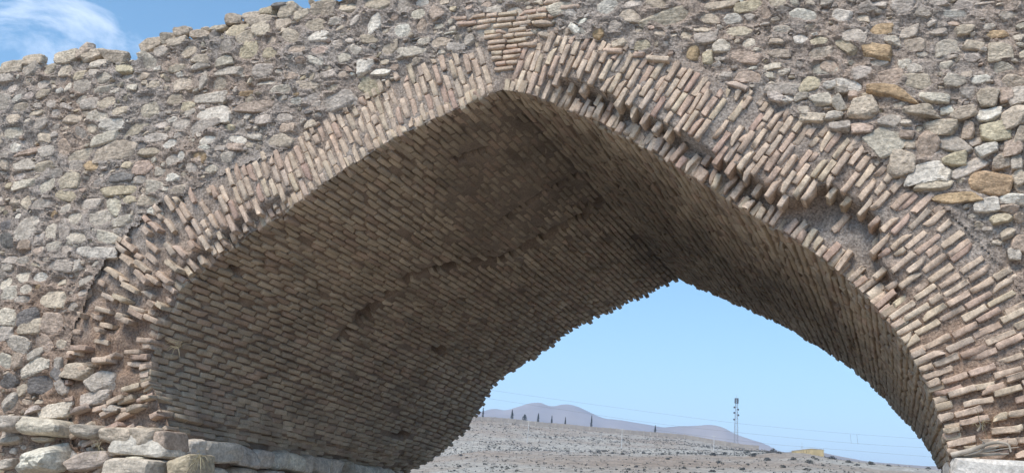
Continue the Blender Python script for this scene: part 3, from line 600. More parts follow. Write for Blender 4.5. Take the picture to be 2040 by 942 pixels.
# ------------------------------------------------------------------ plinth: large blocks under the springing
plinth = link('plinth', None, ROOT)
plinth.location = (0, 0, 0)
PL = [(80,220,190,210,-3,'g',.1),(100,440,270,180,-3,'g',.22),(420,470,430,190,-3,'n',.26),(870,520,300,160,-3,'g',.22),(1200,565,350,190,0,'b',.22),(1450,585,270,220,6,'b',.2),(1640,610,130,200,10,'r',.16),(1200,690,145,65,5,'g',.1),(345,790,480,310,8,'w',.42),(880,820,480,190,8,'g',.16),(1370,840,240,140,0,'n',.22),(1830,890,300,230,15,'y',.2),(430,600,200,60,5,'b',.12),(100,600,230,110,0,'b',.1),(60,850,170,120,0,'g',.1),(1640,800,200,120,0,'r',.04)]
for i, (a, b, c, d, an, tn, pr) in enumerate(PL[1:]):
    p, ww, hh, wa = px_ellipse(a * K, 757 + b * K, c * K, d * K, an, -pr * .6)
    P, F = rock(ww * .96, max(.4, pr * 2.2), hh * .96, wa, True, 700 + i, 12, 4, blocky=.5 if pr < .4 else 0)
    front = -P[:, 1].min(); link('block', mesh_of('block', P, F, M_ASHLAR, np.tile(tone(tn, 700 + i) * .95, (len(P), 1)), False), plinth, (p[0], -(pr - front), p[2]))
xj = FRONT[0, 0] + .12
def jamb_block(y0, y1, z0, z1, seed, tn='g', side=-1, proud=0.):
    P, F = rock((y1 - y0) * 1.0, .6, (z1 - z0) * .98, random.gauss(0, .03), True, seed, 9, 3, blocky=.5)
    P = np.stack([side * P[:, 1], P[:, 0], P[:, 2]], 1)
    ext = P[:, 0].max() if side < 0 else -P[:, 0].min()
    a = (y0 + y1) / 2 / YB; xw = (FRONT[0, 0] * (1 - a) + REAR[0, 0] * a + .15 + proud) if side < 0 else FRONT[-1, 0] * (1 - a) + REAR[-1, 0] * a - .02 - proud
    xc = xw - ext if side < 0 else xw + ext
    link('block', mesh_of('block', P, F, M_ASHLAR, np.tile(tone(tn, seed), (len(P), 1)), False), plinth, (xc, (y0 + y1) / 2, (z0 + z1) / 2))
g = np.random.default_rng(21); k = 0
for row in range(6):
    z1 = ZS - .02 - row * .245; y = -.2 if row % 2 == 0 else -.32
    while y < YB - .1:
        l = [.48, .3, .62, .42, .46, .45][k % 6] * g.uniform(.85, 1.15) + (.1 if row % 2 else 0); l = min(l, YB - y)
        jamb_block(y, y + l - .02, z1 - .238 + g.normal(0, .006), z1 + g.normal(0, .006), 900 + k, random.choice('wwnw'), -1, g.uniform(-.03, .05)); y += l; k += 1
y = -.12
for row in range(3):
    z1 = 2.155 - row * .42; y = -.16
    while y < YB - .1:
        l = min(g.uniform(.6, .95), YB - y); jamb_block(y, y + l - .015, z1 - .41, z1, 1100 + k, 'n', 1, .0); y += l; k += 1
# dressed pale block and its neighbours on the right front
for i, (x0, x1, z0, z1, tn) in enumerate(((.20, 1.12, 1.74, 2.155, 'w'), (1.14, 1.9, 1.74, 2.14, 'n'), (.22, .8, 1.34, 1.73, 'n'), (.82, 1.6, 1.34, 1.73, 'w'), (1.62, 2.3, 1.3, 1.73, 'n'))):
    P, F = rock(x1 - x0, .7, z1 - z0, 0, True, 1300 + i, 22, 2, blocky=1); link('block', mesh_of('block', P, F, M_ASHLAR, np.tile(np.array(TONE[tn]) * 1.02, (len(P), 1)), False), plinth, ((x0 + x1) / 2, .14, (z0 + z1) / 2))

# ------------------------------------------------------------------ ground
def elev(x, y):
    d = MW @ np.array([x - CX, y - CY, FPX]); h = math.hypot(d[0], d[1]); return math.atan2(d[0], d[1]), d[2] / h
COLS = [700, 850, 960, 1100, 1250, 1360, 1480, 1540, 1600, 1720, 1880, 2050]
RN = [0, 40, 150, 250, 330, 350, 500, 515]
YN = {150: [972] * 12,
      250: [945, 938, 928, 925, 926, 926, 930, 927, 924, 934, 946, 960],
      330: [925, 915, 899, 901, 904, 905, 909, 902, 902, 919, 937, 952],
      350: [922, 912, 897, 900, 903, 904, 909, 903, 905, 923, 942, 958],
      500: [815, 826, 837, 849, 864, 874, 893, 899, 908, 928, 950, 966]}
AZC = np.array([elev(x, 900)[0] for x in COLS])
ZN = np.zeros((len(RN), len(COLS)))
for i, r in enumerate(RN):
    if r in YN: ZN[i] = [EYE + r * elev(x, y)[1] for x, y in zip(COLS, YN[r])]
ZN[1] = -.6; ZN[7] = ZN[6] - .1
def ground_z(X, Y, detail=True):
    X, Y = np.asarray(X, float), np.asarray(Y, float); r = np.hypot(X, Y + DIST); az = np.arctan2(X, Y + DIST)
    q = np.interp(az, AZC, np.arange(len(COLS))); i = np.clip(np.floor(q).astype(int), 0, len(COLS) - 2); f = q - i
    z = np.zeros_like(r)
    k = np.clip(np.searchsorted(RN, r, side='right') - 1, 0, len(RN) - 2); RA = np.array(RN, float)
    t = np.clip((r - RA[k]) / (RA[k + 1] - RA[k]), 0, 1)
    t = np.where(k >= 6, t, t)
    z = (ZN[k, i] * (1 - f) + ZN[k, i + 1] * f) * (1 - t) + (ZN[k + 1, i] * (1 - f) + ZN[k + 1, i + 1] * f) * t
    fade = sstep(AZC[0] - .6, AZC[0] - .05, az) * (1 - sstep(AZC[-1] + .05, AZC[-1] + .6, az)); z = z * fade + (1 - fade) * np.minimum(r * .004, 8)
    if detail:
        p = np.stack([X, Y, 0 * X], -1); a = sstep(20, 200, r)
        z = z + a * (.35 * fbm(p * .05, 3, 301) + .10 * fbm(p * .3, 2, 305)) * (1 - sstep(600, 900, r))
    return z
az = np.unique(np.r_[np.linspace(-math.pi, math.pi, 120), np.linspace(AZC[0] - .1, AZC[-1] + .08, 300)])
rad = np.unique(np.r_[np.linspace(0, 20, 10), np.linspace(20, 140, 25), np.linspace(140, 520, 200), np.geomspace(520, 6200, 30)])
AZ_, RD = np.meshgrid(az, rad, indexing='ij'); TX, TY = RD * np.sin(AZ_), RD * np.cos(AZ_) - DIST; TZ = ground_z(TX, TY)
TZ = np.where(RD > 3500, TZ - (RD - 3500) * .002, TZ)
m, t, b = new_mat('dry_earth'); geo = N(t, 'ShaderNodeNewGeometry').outputs['Position']
def tn_(sc, det=5, rough=.6):
    n = N(t, 'ShaderNodeTexNoise', Scale=sc, Detail=float(det), Roughness=rough); t.links.new(geo, n.inputs['Vector']); return n.outputs[0]
c = ramp(t, tn_(.018), [(.36, (.28, .22, .165)), (.5, (.315, .27, .22)), (.6, (.365, .34, .295))])
sx = N(t, 'ShaderNodeSeparateXYZ'); t.links.new(geo, sx.inputs[0]); near = N(t, 'ShaderNodeMapRange'); near.inputs[1].default_value = 30; near.inputs[2].default_value = 90; near.inputs[3].default_value = 1; near.inputs[4].default_value = 0
t.links.new(sx.outputs[1], near.inputs[0]); c = mixc(t, 'MIX', near.outputs[0], c, (.34, .305, .265))          # unseen ground round the bridge, tone set for its bounce into the vault
c = mixc(t, 'MULTIPLY', .8, c, ramp(t, tn_(.35), [(.35, (.62, .62, .6)), (.55, (1.05, 1.05, 1.05)), (.7, (1.3, 1.3, 1.3))]))
c = mixc(t, 'MULTIPLY', .6, c, ramp(t, tn_(1.6, 3), [(.38, (.3, .3, .28)), (.5, (1, 1, 1)), (.68, (1.5, 1.5, 1.5))]))
t.links.new(c, b.inputs['Base Color'])
bp = N(t, 'ShaderNodeBump', Strength=.8, Distance=.5); t.links.new(tn_(.6, 6), bp.inputs['Height']); t.links.new(bp.outputs[0], b.inputs['Normal'])
M_EARTH = m
link('ground', mesh_of('ground', np.stack([TX, TY, TZ], -1).reshape(-1, 3), grid_faces(*TX.shape)[:, ::-1], M_EARTH), kind='structure')
def ground_hit(px, py, rmax=700):
    d = MW @ np.array([px - CX, py - CY, FPX]); d = d / math.hypot(d[0], d[1]); rr_ = np.linspace(30, rmax, 2000); P = CAMP + d * rr_[:, None]
    below = P[:, 2] < ground_z(P[:, 0], P[:, 1]); k = np.argmax(below) if below.any() else 1999
    return P[k].copy()
def at_r(px, py, r):
    d = MW @ np.array([px - CX, py - CY, FPX]); return CAMP + d * (r / math.hypot(d[0], d[1]))

# ------------------------------------------------------------------ far mountains
def mountain(name, pts, r0, depth, seed, colr):
    px = np.linspace(pts[0][0], pts[-1][0], 170); py = np.interp(px, *np.array(pts, float).T)
    k = np.ones(5) / 5; py = np.convolve(np.pad(py, 2, 'edge'), k, 'valid')
    V = []
    rr_ = np.linspace(-1, 1, 46)
    for x, y in zip(px, py):
        a, e = elev(x, y); crest = EYE + r0 * e
        for q in rr_:
            r = r0 + q * depth; V.append((r * math.sin(a), r * math.cos(a) - DIST, crest * (1 - abs(q) ** 1.15) ** 1.0))
    V = np.array(V); qa = np.abs(np.tile(rr_, len(px)))
    p = V * [1, 1, 0]; rid = 1 - np.abs(fbm(p * .0022, 4, seed)); V[:, 2] += (rid - .6) * 60 * np.minimum(qa * 4, 1) * (1 - qa) * 1.2 + 5 * fbm(p * .02, 2, seed + 9) * np.minimum(qa * 6, .35)
    m, t, b = new_mat(name + '_rock'); geo = N(t, 'ShaderNodeNewGeometry').outputs['Position']
    n = N(t, 'ShaderNodeTexNoise', Scale=.006, Detail=8.0, Roughness=.65); t.links.new(geo, n.inputs['Vector'])
    t.links.new(ramp(t, n.outputs[0], [(.35, tuple(np.array(colr) * .7)), (.65, tuple(np.array(colr) * 1.2))]), b.inputs['Base Color'])
    return link('mountain', mesh_of(name, V, grid_faces(len(px), 46)[:, ::-1], m), kind='structure')
mountain('mountain', [(700, 850), (860, 828), (930, 826), (965, 817), (987, 811), (1005, 819), (1032, 810), (1052, 803), (1072, 799), (1086, 802), (1098, 809), (1112, 804), (1127, 802), (1144, 805), (1160, 812), (1177, 821), (1201, 832), (1238, 835), (1270, 840), (1317, 848), (1345, 853), (1400, 868), (1470, 900), (1560, 950)], 3000, 900, 401, (.26, .22, .19))
mountain('mountain', [(1180, 900), (1260, 868), (1317, 852), (1360, 848), (1390, 847), (1415, 846), (1446, 853), (1464, 865), (1512, 880), (1554, 898), (1600, 908), (1700, 930)], 2600, 700, 421, (.26, .22, .19))
mountain('mountain', [(1500, 940), (1560, 905), (1600, 897), (1630, 900), (1671, 909), (1718, 920), (1800, 931), (1900, 945), (2050, 960)], 1500, 500, 431, (.27, .23, .2))

# ------------------------------------------------------------------ vegetation on the slope
def plain(name, col, rough=.85, metal=0., var=.25, sc=3.0):
    m, t, b = new_mat(name); b.inputs['Roughness'].default_value = rough; b.inputs['Metallic'].default_value = metal
    geo = N(t, 'ShaderNodeNewGeometry').outputs['Position']; n = N(t, 'ShaderNodeTexNoise', Scale=sc, Detail=4.0); t.links.new(geo, n.inputs['Vector'])
    lo, hi = tuple(np.array(col) * (1 - var)), tuple(np.array(col) * (1 + var))
    t.links.new(ramp(t, n.outputs[0], [(.35, lo), (.65, hi)]), b.inputs['Base Color']); return m
M_SCRUB = plain('scrub_leaf', (.085, .083, .065), sc=1.5, var=.4)
M_PALE = plain('dry_grass_blade', (.36, .31, .2), sc=8)
def shrub_vf(rad, ht, n, g, leaf=.16):
    """twiggy cushion: small leaf faces spread through a dome, denser low down"""
    V, F = [], []
    for k in range(n):
        a = g.uniform(0, 2 * math.pi); q = g.random() ** .5; e = g.uniform(.05, 1)
        rr_ = rad * math.sqrt(max(0, 1 - (e * .92) ** 2)) * q * (1 + .3 * math.sin(3 * a + rad * 40))
        p = np.array([rr_ * math.cos(a), rr_ * math.sin(a), e * ht * (1 - .25 * q)])
        u = g.normal(0, 1, 3); u /= np.linalg.norm(u); v = np.cross(u, g.normal(0, 1, 3)); v /= np.linalg.norm(v); sz = leaf * g.uniform(.6, 1.4)
        V += [p - u * sz, p + v * sz * .8, p + u * sz, p - v * sz * .8]; F.append([4 * k, 4 * k + 1, 4 * k + 2, 4 * k + 3])
    return np.array(V), np.array(F)
g = np.random.default_rng(77)
SHV = [mesh_of('shrub', *shrub_vf(1, .8, 90, g, .17), M_SCRUB, None, False) for _ in range(6)]
SHRUBS = [(1420, 907), (1445, 905), (1488, 902), (1502, 905), (1530, 902), (1552, 903), (1500, 909), (1528, 917), (1540, 899), (1620, 912), (1626, 915), (1612, 922), (1657, 914), (1690, 921), (1708, 927), (1717, 919), (1735, 925), (1770, 928), (1850, 934), (1363, 933), (1432, 922), (1606, 936), (1480, 936), (1420, 940), (1336, 912), (1330, 915), (1333, 934), (1253, 935), (1268, 930), (930, 912), (966, 925), (980, 932), (1009, 934), (1030, 938), (918, 908), (990, 910), (1220, 903), (1192, 900), (1176, 899), (1205, 899), (1240, 905), (1282, 903), (1295, 904), (1320, 905), (1350, 902), (868, 928), (880, 934), (915, 930), (905, 938), (1560, 931), (1640, 928), (1580, 916), (1490, 925)]
for i, (x, y) in enumerate(SHRUBS):
    p = ground_hit(x, y); rpx = random.uniform(4, 8.5) if x > 1400 else random.uniform(3, 6); dist = np.linalg.norm(p - CAMP); rad_ = rpx * dist / FPX
    o = link('shrub', SHV[i % 6], None, (p[0], p[1], float(ground_z(p[0], p[1])) - .03), label='dark grey-green desert shrub ' + ('on the tan hill crest right of the yellow building' if x > 1618 else 'on the bare ground between the lattice mast and the yellow building' if x > 1470 else 'on the bare slope below the middle utility poles' if x > 1040 else 'on the pale slope close to the left vault edge'), category='shrub', group='desert shrubs on the slope')
    o.scale = (rad_, rad_, rad_ * random.uniform(.8, 1.15)); o.rotation_euler = (0, 0, random.uniform(0, 6))
SCV = [shrub_vf(1, .7, 7, g, .42) for _ in range(24)]
sc = Acc()
for k in range(8500):
    x = random.uniform(840, 1900); y = random.uniform(838, 941)
    p = ground_hit(x, y) if k < 0 else None
    a_ = np.interp(x, COLS, AZC); r_ = random.choice([random.uniform(170, 340)] + [random.uniform(345, 500)] * 5)
    p = np.array([r_ * math.sin(a_), r_ * math.cos(a_) - DIST]); dens = float(vnoise(np.array([p[0] * .03, p[1] * .03, 0.]), 500))
    if dens < -.1 and random.random() < .7: continue
    V_, F_ = SCV[k % 24]; q = random.uniform(.14, .5) * (.7 if r_ < 340 else 1) * (1.3 if dens > .4 else 1)
    sc.add(V_ * q + [p[0], p[1], float(ground_z(p[0], p[1]))], F_, (.1, .1, .08))
link('scrub', sc.mesh('scrub', M_SCRUB, False), None, kind='stuff', label='scattered low dry scrub covering the far slope', category='scrub')
# pale stones and litter line on the slope
M_CHIP = plain('pale_chippings', (.42, .40, .37), sc=.5)
sc = Acc()
for k in range(900):
    x = random.uniform(880, 1500); a_ = np.interp(x, COLS, AZC); r_ = random.gauss(352, 14) if k % 3 else random.uniform(350, 490)
    p = np.array([r_ * math.sin(a_), r_ * math.cos(a_) - DIST]); q = random.uniform(.1, .32); V_, F_ = ICO2 if False else icosphere(0)
    sc.add(V_ * q * [1, 1, .6] + [p[0], p[1], float(ground_z(p[0], p[1]))], F_, (.5, .5, .5))
link('rubble_scatter', sc.mesh('rubble_scatter', M_CHIP, False), None, kind='stuff', label='pale rubble strewn along the foot of the far slope', category='rubble')

# ------------------------------------------------------------------ boundary wall on the ridge
M_BWALL = plain('rendered_block', (.33, .29, .245), sc=.4, var=.12)
M_POST = plain('wall_pier', (.38, .34, .29), sc=1)
wl = link('boundary_wall', None, None, label='long low tan boundary wall running along the ridge under the arch', category='wall')
WPX = np.linspace(905, 1512, 46)
wp = []
for x in WPX:
    yb = np.interp(x, COLS, YN[500]); q = at_r(x, yb, 502); wp.append([q[0], q[1], float(ground_z(q[0], q[1]))])
wp = np.array(wp)
for i, (a, b_) in enumerate(zip(wp[:-1], wp[1:])):
    d = b_ - a; d2 = d[:2] / np.linalg.norm(d[:2]); n2 = np.array([-d2[1], d2[0]]) * .12; hgt = 2.05
    V_ = np.array([[*(p_[:2] + s_ * n2), p_[2] + dz] for p_ in (a, b_) for s_ in (-1, 1) for dz in (-1.2, hgt)]); F_ = box_vf(0, 1, 0, 1, 0, 1)[1]
    link('panel', mesh_of('panel', V_, F_, M_BWALL, None, False), wl)
    V_, F_ = box_vf(-.2, .2, -.2, .2, -1.2, hgt + .18); link('pier', mesh_of('pier', V_, F_, M_POST, None, False), wl, tuple(a))

# ------------------------------------------------------------------ cypresses behind the wall
M_CYP = plain('cypress_needles', (.03, .042, .028), sc=1.5, var=.4); M_BARK = plain('bark', (.12, .09, .07))
def tree(px, ytop, ybase, shape, label, seed):
    p = at_r(px, ybase, 512); zt = at_r(px, ytop, 512)[2]; zb = float(ground_z(p[0], p[1])); h = zt - zb; g = np.random.default_rng(seed)
    o = link('cypress_tree' if shape != 'round' else 'broadleaf_tree', None, None, (p[0], p[1], zb), label=label, category='tree', group='trees behind the ridge wall')
    V_, F_ = tube_vf([(0, 0, -.2), (0, 0, h * .25), (0, 0, h * .9)], [.13, .1, .03], 6); link('trunk', mesh_of('trunk', V_, F_, M_BARK), o)
    V, F = [], []; n = 420
    for k in range(n):
        e = g.random() ** .8; a = g.uniform(0, 2 * math.pi)
        if shape == 'round': rr_ = 1.25 * math.sin(math.pi * min(1, .12 + e * .88)) ** .6 * g.random() ** .4 * (1 + .25 * math.sin(2 * a + 4 * e)); z = h * (.25 + .75 * e)
        else: rr_ = shape * math.sin(math.pi * (.12 + .88 * e) ** .75) ** .9 * g.random() ** .4; z = h * (.1 + .92 * e)
        q = np.array([rr_ * math.cos(a), rr_ * math.sin(a), z]); u = g.normal(0, 1, 3) + [0, 0, 1.2]; u /= np.linalg.norm(u); v = np.cross(u, g.normal(0, 1, 3)); v /= np.linalg.norm(v); sz = g.uniform(.12, .3)
        V += [q - u * sz, q + v * sz * .6, q + u * sz, q - v * sz * .6]; F.append([4 * k, 4 * k + 1, 4 * k + 2, 4 * k + 3])
    link('crown', mesh_of('crown', V, F, M_CYP, None, False), o)
tree(962, 812, 827, .5, 'cypress at the left end of the ridge wall, half hidden by the vault edge', 1)
tree(1020, 816, 832, .75, 'leftmost free-standing cypress on the ridge, broad and dark', 2)
tree(1045, 825, 836, 'round', 'round bushy tree between the cypresses on the ridge', 3)
tree(1072, 823, 838, .6, 'cypress just right of the round bushy tree', 4)
tree(1099, 828, 841, .42, 'thin short cypress, second to the right of the round bushy tree', 5)
tree(1126, 831, 844, .38, 'thin short cypress left of the tallest one, third from the bushy tree', 6)
tree(1178, 828, 849, .52, 'tallest slim cypress standing on the ridge below the twin peaks', 7)
tree(1305, 847, 862, .55, 'lone cypress on the right part of the ridge wall', 8)

# ------------------------------------------------------------------ poles, mast, buildings, wires
M_CONC = plain('concrete_pole', (.55, .54, .52)); M_STEEL = plain('galvanised_steel', (.30, .31, .33), .6, .0); M_DARK = plain('dark_plastic', (.10, .11, .125), .6)
M_WHITE = plain('white_cabinet', (.62, .66, .72)); M_WIRE = plain('cable', (.16, .17, .18))
def pole(px, ytop, ybase, label, lean=0.):
    p = ground_hit(px, ybase); zb = float(ground_z(p[0], p[1])); r = math.hypot(p[0], p[1] + DIST); h = at_r(px, ytop, r)[2] - zb
    o = link('utility_pole', None, None, (p[0], p[1], zb), label=label, category='pole', group='pale utility poles on the slope')
    V_, F_ = tube_vf([(0, 0, -.3), (lean * h, 0, h)], [.17, .1], 8); link('shaft', mesh_of('shaft', V_, F_, M_CONC), o)
    V_, F_ = box_vf(-.8, .8, -.07, .07, h - .45, h - .33); link('crossarm', mesh_of('crossarm', V_ + [lean * h, 0, 0], F_, M_CONC, None, False), o)
    for dx in (-.7, 0, .7):
        V_, F_ = tube_vf([(dx, 0, h - .33), (dx, 0, h - .12)], [.05, .04], 6); link('insulator', mesh_of('insulator', V_ + [lean * h, 0, 0], F_, M_WHITE), o)
    return np.array([p[0] + lean * h, p[1], zb + h])
pole(1050, 836, 882, 'leftmost pale utility pole on the slope, nearest the vault edge', .03)
pole(1238, 853, 893, 'middle pale utility pole on the slope under the right-hand ridge')
pole(1422, 866, 896, 'short pale utility pole left of the lattice mast', 0)
# telecom mast
def strut(a, b, r): return tube_vf([a, b], r, 4)
mb = at_r(1466, 892, 530); mzb = float(ground_z(mb[0], mb[1])); mh = at_r(1462, 789, 530)[2] - mzb
mast = link('telecom_mast', None, None, (mb[0], mb[1], mzb), label='tall lattice telecom mast with antennas rising above the ridge wall', category='mast')
def lattice(x0, x1, z0, z1, nb, r, name):
    hw = lambda z: x0 + (x1 - x0) * (z - z0) / (z1 - z0)
    for sx in (-1, 1):
        for sy in (-1, 1):
            V_, F_ = strut((sx * hw(z0), sy * hw(z0), z0), (sx * hw(z1), sy * hw(z1), z1), r); link('leg', mesh_of('leg', V_, F_, M_STEEL), mast)
    zz = np.linspace(z0, z1, nb + 1)
    for za, zb_ in zip(zz[:-1], zz[1:]):
        A = Acc()
        for k in range(4):
            c = [(-1, -1), (1, -1), (1, 1), (-1, 1)]; p, q = c[k], c[(k + 1) % 4]
            for (u, v, zu, zv) in ((p, q, za, zb_), (q, p, za, zb_), (p, q, zb_, zb_)):
                V_, F_ = strut((u[0] * hw(zu), u[1] * hw(zu), zu), (v[0] * hw(zv), v[1] * hw(zv), zv), r * .45); A.add(V_, F_, (.1, .1, .1))
        link('bracing', A.mesh('bracing', M_STEEL), mast)
lattice(1.0, .42, 0, mh * .97, 15, .06, 'main')
V_, F_ = tube_vf([(0, 0, mh * .95), (0, 0, mh * 1.04)], [.08, .03], 6); link('lightning_rod', mesh_of('lightning_rod', V_, F_, M_STEEL), mast)
for k in range(6):
    a = k * math.pi / 3 + .3; V_, F_ = box_vf(-.2, .2, -.1, .1, -1.3, 1.3); c_, s_ = math.cos(a), math.sin(a)
    V_ = np.stack([V_[:, 0] * s_ + V_[:, 1] * c_, -V_[:, 0] * c_ + V_[:, 1] * s_, V_[:, 2]], 1); link('panel_antenna', mesh_of('panel_antenna', V_, F_, M_DARK, None, False), mast, (.85 * c_, .85 * s_, mh * .92))
for k, (dx, dz) in enumerate(((-.9, .80), (.9, .76), (-.9, .70), (1.0, .66), (-.95, .58))):
    V_, F_ = tube_vf([(0, -.3, 0), (0, 0, 0), (0, .05, 0)], [.5, .42, .05], 10); link('dish', mesh_of('dish', V_, F_, M_DARK), mast, (dx, -.3, mh * dz))
    V_, F_ = strut((0, 0, mh * dz), (dx, -.2, mh * dz), .06); link('bracket', mesh_of('bracket', V_, F_, M_STEEL), mast)
cb = at_r(1480, 889, 520); cz = float(ground_z(cb[0], cb[1]))
cabn = link('equipment_cabin', None, None, (cb[0], cb[1], cz), label='small bluish white equipment cabin at the foot of the lattice mast', category='cabin')
for nm, bx_, mt in (('body', (-1.6, 1.6, -1, 1, 0, 2.6), M_WHITE), ('roof', (-1.75, 1.75, -1.15, 1.15, 2.6, 2.78), M_CONC), ('door', (-.4, .4, -1.05, -.99, .1, 2), M_STEEL)):
    V_, F_ = box_vf(*bx_); link(nm, mesh_of(nm, V_, F_, mt, None, False), cabn)
# low shed with a dark roof behind the wall
sb = at_r(1356, 872, 525); sz = float(ground_z(sb[0], sb[1])); sh = link('shed', None, None, (sb[0], sb[1], sz), label='low shed with dark flat roof peeping over the ridge wall', category='shed')
for nm, bx_, mt in (('wall', (-3.6, 3.6, -2, 2, 0, 2.7), M_BWALL), ('roof', (-4.1, 4.1, -2.4, 2.4, 2.7, 3.15), M_DARK)):
    V_, F_ = box_vf(*bx_); link(nm, mesh_of(nm, V_, F_, mt, None, False), sh)
# yellow building with painted letters on the near crest
M_YEL = plain('ochre_paint', (.56, .43, .22), sc=.8, var=.12); M_LET = plain('brown_letter_paint', (.16, .11, .06))
yb_ = at_r(1596, 905, 345); yz = float(ground_z(yb_[0], yb_[1])); u2 = at_r(1616, 905, 337) - at_r(1577, 905, 352); u2[2] = 0; wd = np.linalg.norm(u2)
yl = link('yellow_building', None, None, (yb_[0], yb_[1], yz), label='low yellow building with painted dark letters on the hill crest', category='building'); yl.rotation_euler = (0, 0, math.atan2(u2[1], u2[0]))
hz = at_r(1596, 895.5, 345)[2] - yz
for nm, bx_, mt in (('wall', (-wd / 2, wd / 2, 0, 4, -.8, hz), M_YEL), ('parapet', (-wd / 2 - .08, wd / 2 + .08, -.08, 4.08, hz, hz + .14), M_CONC), ('window', (-wd / 2 + .12, -wd / 2 + .5, -.03, .02, hz * .35, hz * .75), M_DARK), ('annex', (-wd / 2 - 1.7, -wd / 2 - .03, .5, 3, -.8, hz * .62), M_BWALL)):
    V_, F_ = box_vf(*bx_); link(nm, mesh_of(nm, V_, F_, mt, None, False), yl)
def letter(strokes, x0):
    A = Acc()
    for (xa, za, xb, zb_) in strokes:
        d = np.array([xb - xa, zb_ - za]); n_ = np.array([-d[1], d[0]]) / np.linalg.norm(d) * .06
        V_ = np.array([[x0 + px_ * .7, yy, .12 + pz_ * (hz - .2)] for yy in (-.03, .01) for px_, pz_ in ((xa - n_[0], za - n_[1]), (xb - n_[0], zb_ - n_[1]), (xb + n_[0], zb_ + n_[1]), (xa + n_[0], za + n_[1]))])
        A.add(V_, [[0, 1, 2, 3], [7, 6, 5, 4], [0, 4, 5, 1], [1, 5, 6, 2], [2, 6, 7, 3], [3, 7, 4, 0]], (.1, .1, .1))
    link('painted_letter', A.mesh('painted_letter', M_LET, False), yl)
letter([(0, 0, 0, .9)], wd * .05); letter([(.0, 0, .15, .8), (.15, .8, .55, .75), (.55, .75, .8, .15)], wd * .11); letter([(0, .9, .1, .2), (.1, .2, .4, .02), (.4, .02, .8, .15), (.8, .15, .85, .8)], wd * .26)
am = link('roof_aerial', None, None, (yb_[0] + .15, yb_[1] + 1, yz + hz), label='thin television aerial pole standing on the yellow building', category='aerial')
V_, F_ = tube_vf([(0, 0, -.2), (0, 0, 2.6)], [.035, .02], 6); link('mast', mesh_of('mast', V_, F_, M_STEEL), am)
for k, zq in enumerate((.6, .8, 1.0)): V_, F_ = strut((-.5 + .1 * k, 0, zq), (.5 - .1 * k, 0, zq), .02); link('element', mesh_of('element', V_, F_, M_STEEL), am)
# overhead wires: three sagging cables crossing the valley
def wire(pts, r0, r1, label):
    P = np.array([at_r(x, y, r0 + (r1 - r0) * k / (len(pts) - 1)) for k, (x, y) in enumerate(pts)])
    tt = np.linspace(0, 1, 60); Q = np.stack([np.interp(tt, np.linspace(0, 1, len(P)), P[:, k]) for k in range(3)], 1)
    for _ in range(30): Q[1:-1] = (Q[:-2] + 2 * Q[1:-1] + Q[2:]) / 4
    V_, F_ = tube_vf(Q, .014, 5); link('power_line', mesh_of('power_line', V_, F_, M_WIRE), None, label=label, category='cable', group='overhead power lines'); return Q
wire([(700, 735), (984, 778), (1137, 799), (1360, 829), (1472, 844), (1694, 864), (1829, 873), (2000, 884)], 210, 230, 'uppermost thin power line crossing the sky under the arch')
wire([(700, 750), (976, 794), (1198, 827), (1322, 846), (1483, 862), (1694, 883), (1840, 891), (2000, 899)], 212, 232, 'middle thin power line below the uppermost one')
wire([(1300, 855), (1430, 872), (1530, 884), (1700, 897), (1850, 909), (2000, 920)], 214, 234, 'lowest thin power line just above the hill crest')
for k, xq in enumerate((1694, 1707)):
    a, b_ = at_r(xq, 864 + k * .8, 226), at_r(xq + 2, 883 + k * .8, 226); V_, F_ = tube_vf([a, b_], .022, 5)
    link('line_spacer', mesh_of('line_spacer', V_, F_, M_WIRE), None, label=['left', 'right'][k] + ' one of two thin spacers hung between the upper power lines', category='spacer', group='spacers between the power lines')

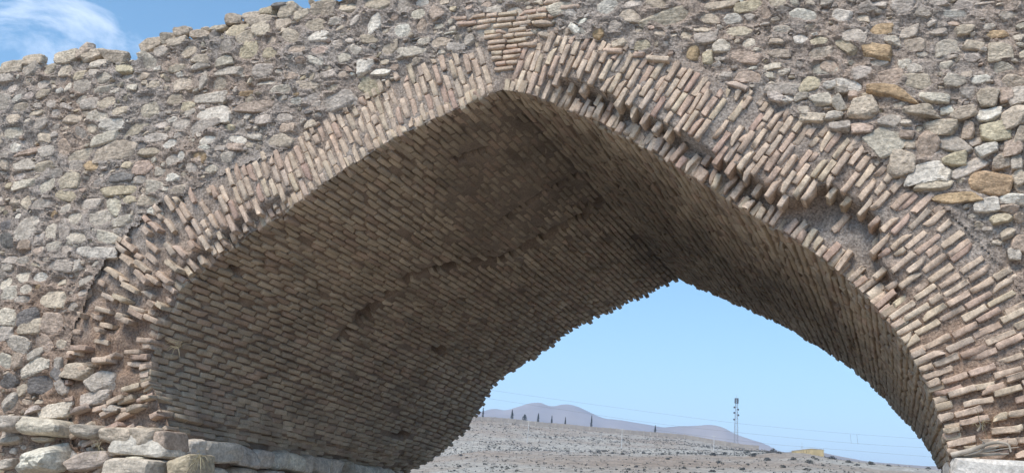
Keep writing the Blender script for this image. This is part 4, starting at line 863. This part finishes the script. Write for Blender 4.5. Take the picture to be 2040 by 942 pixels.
# ------------------------------------------------------------------ dry plants caught in the masonry
M_DRY = plain('dead_frond', (.40, .35, .29), sc=12, var=.3)
br = link('dry_fronds', None, None, tuple(at(1950, 900, -.16)), label='grey dry palm fronds lying on the pale corner block at right', category='fronds'); o0 = np.array(br.location)
for k, pts in enumerate([[(1895, 906), (1935, 896), (1975, 880), (2010, 882), (2014, 900)], [(1900, 907), (1950, 899), (1990, 888)], [(1905, 909), (1960, 905), (2010, 903)], [(1920, 906), (1955, 898), (1965, 884), (1950, 872)], [(1900, 905), (1945, 903), (1985, 895), (2030, 890)], [(1930, 901), (1960, 889), (1990, 876)], [(1948, 858), (1955, 848), (1950, 838)]]):
    P = np.array([at(x, y, -.16 + .03 * (k % 3) - .02 * j) for j, (x, y) in enumerate(pts)]) - o0; n_ = len(P); tt = np.linspace(0, n_ - 1, n_ * 5); P = np.stack([np.interp(tt, np.arange(n_), P[:, q]) for q in range(3)], 1)
    for _ in range(6): P[1:-1] = (P[:-2] + 2 * P[1:-1] + P[2:]) / 4
    V_, F_ = tube_vf(P, np.interp(tt, [0, n_ - 1], [.016, .005]) * (1.3 if k < 3 else .6), 6); V_[:, 1] *= 1; link('frond', mesh_of('frond', V_, F_, M_DRY), br)
for k, (qx, qy, Yq, nb, lab) in enumerate([(398, 908, -.3, 26, 'dry grass tuft hanging below the corner block of the plinth'), (196, 893, -.25, 9, 'few dry grass stalks wedged between two plinth blocks at left'), (352, 690, -.1, 9, 'dry grass tuft in the broken brick edge left of the vault'), (1952, 850, -.1, 8, 'few dry stalks growing from the lower right brick ring')]):
    c = at(qx, qy, Yq); A = Acc(); g = np.random.default_rng(60 + k)
    for _ in range(nb):
        d = g.normal(0, 1, 3) * [.5, .4, .5] + [0, -.3, -.5 if k in (0,) else .2]; d /= np.linalg.norm(d); l_ = g.uniform(.06, .2); P = [np.zeros(3), d * l_ * .5, d * l_ + [0, 0, -.05]]
        V_, F_ = tube_vf(P, [.003, .0025, .001], 3); A.add(V_ + g.normal(0, .012, 3), F_, (.4, .35, .22))
    link('dry_grass', A.mesh('dry_grass', M_PALE), None, tuple(c), label=lab, category='grass')

# ------------------------------------------------------------------ air
m = bpy.data.materials.new('haze_air'); m.use_nodes = True; t = m.node_tree; t.nodes.clear(); o_ = N(t, 'ShaderNodeOutputMaterial')
pv = N(t, 'ShaderNodeVolumePrincipled', Density=.00027, Anisotropy=.2); pv.inputs['Color'].default_value = (.62, .75, 1, 1); t.links.new(pv.outputs[0], o_.inputs['Volume'])
V_, F_ = box_vf(-6800, 6800, -6800, 6800, -12, 420)
hzo = link('haze', mesh_of('haze', V_, F_, m, None, False), None, kind='stuff', label='thin pale haze filling the valley air', category='haze')
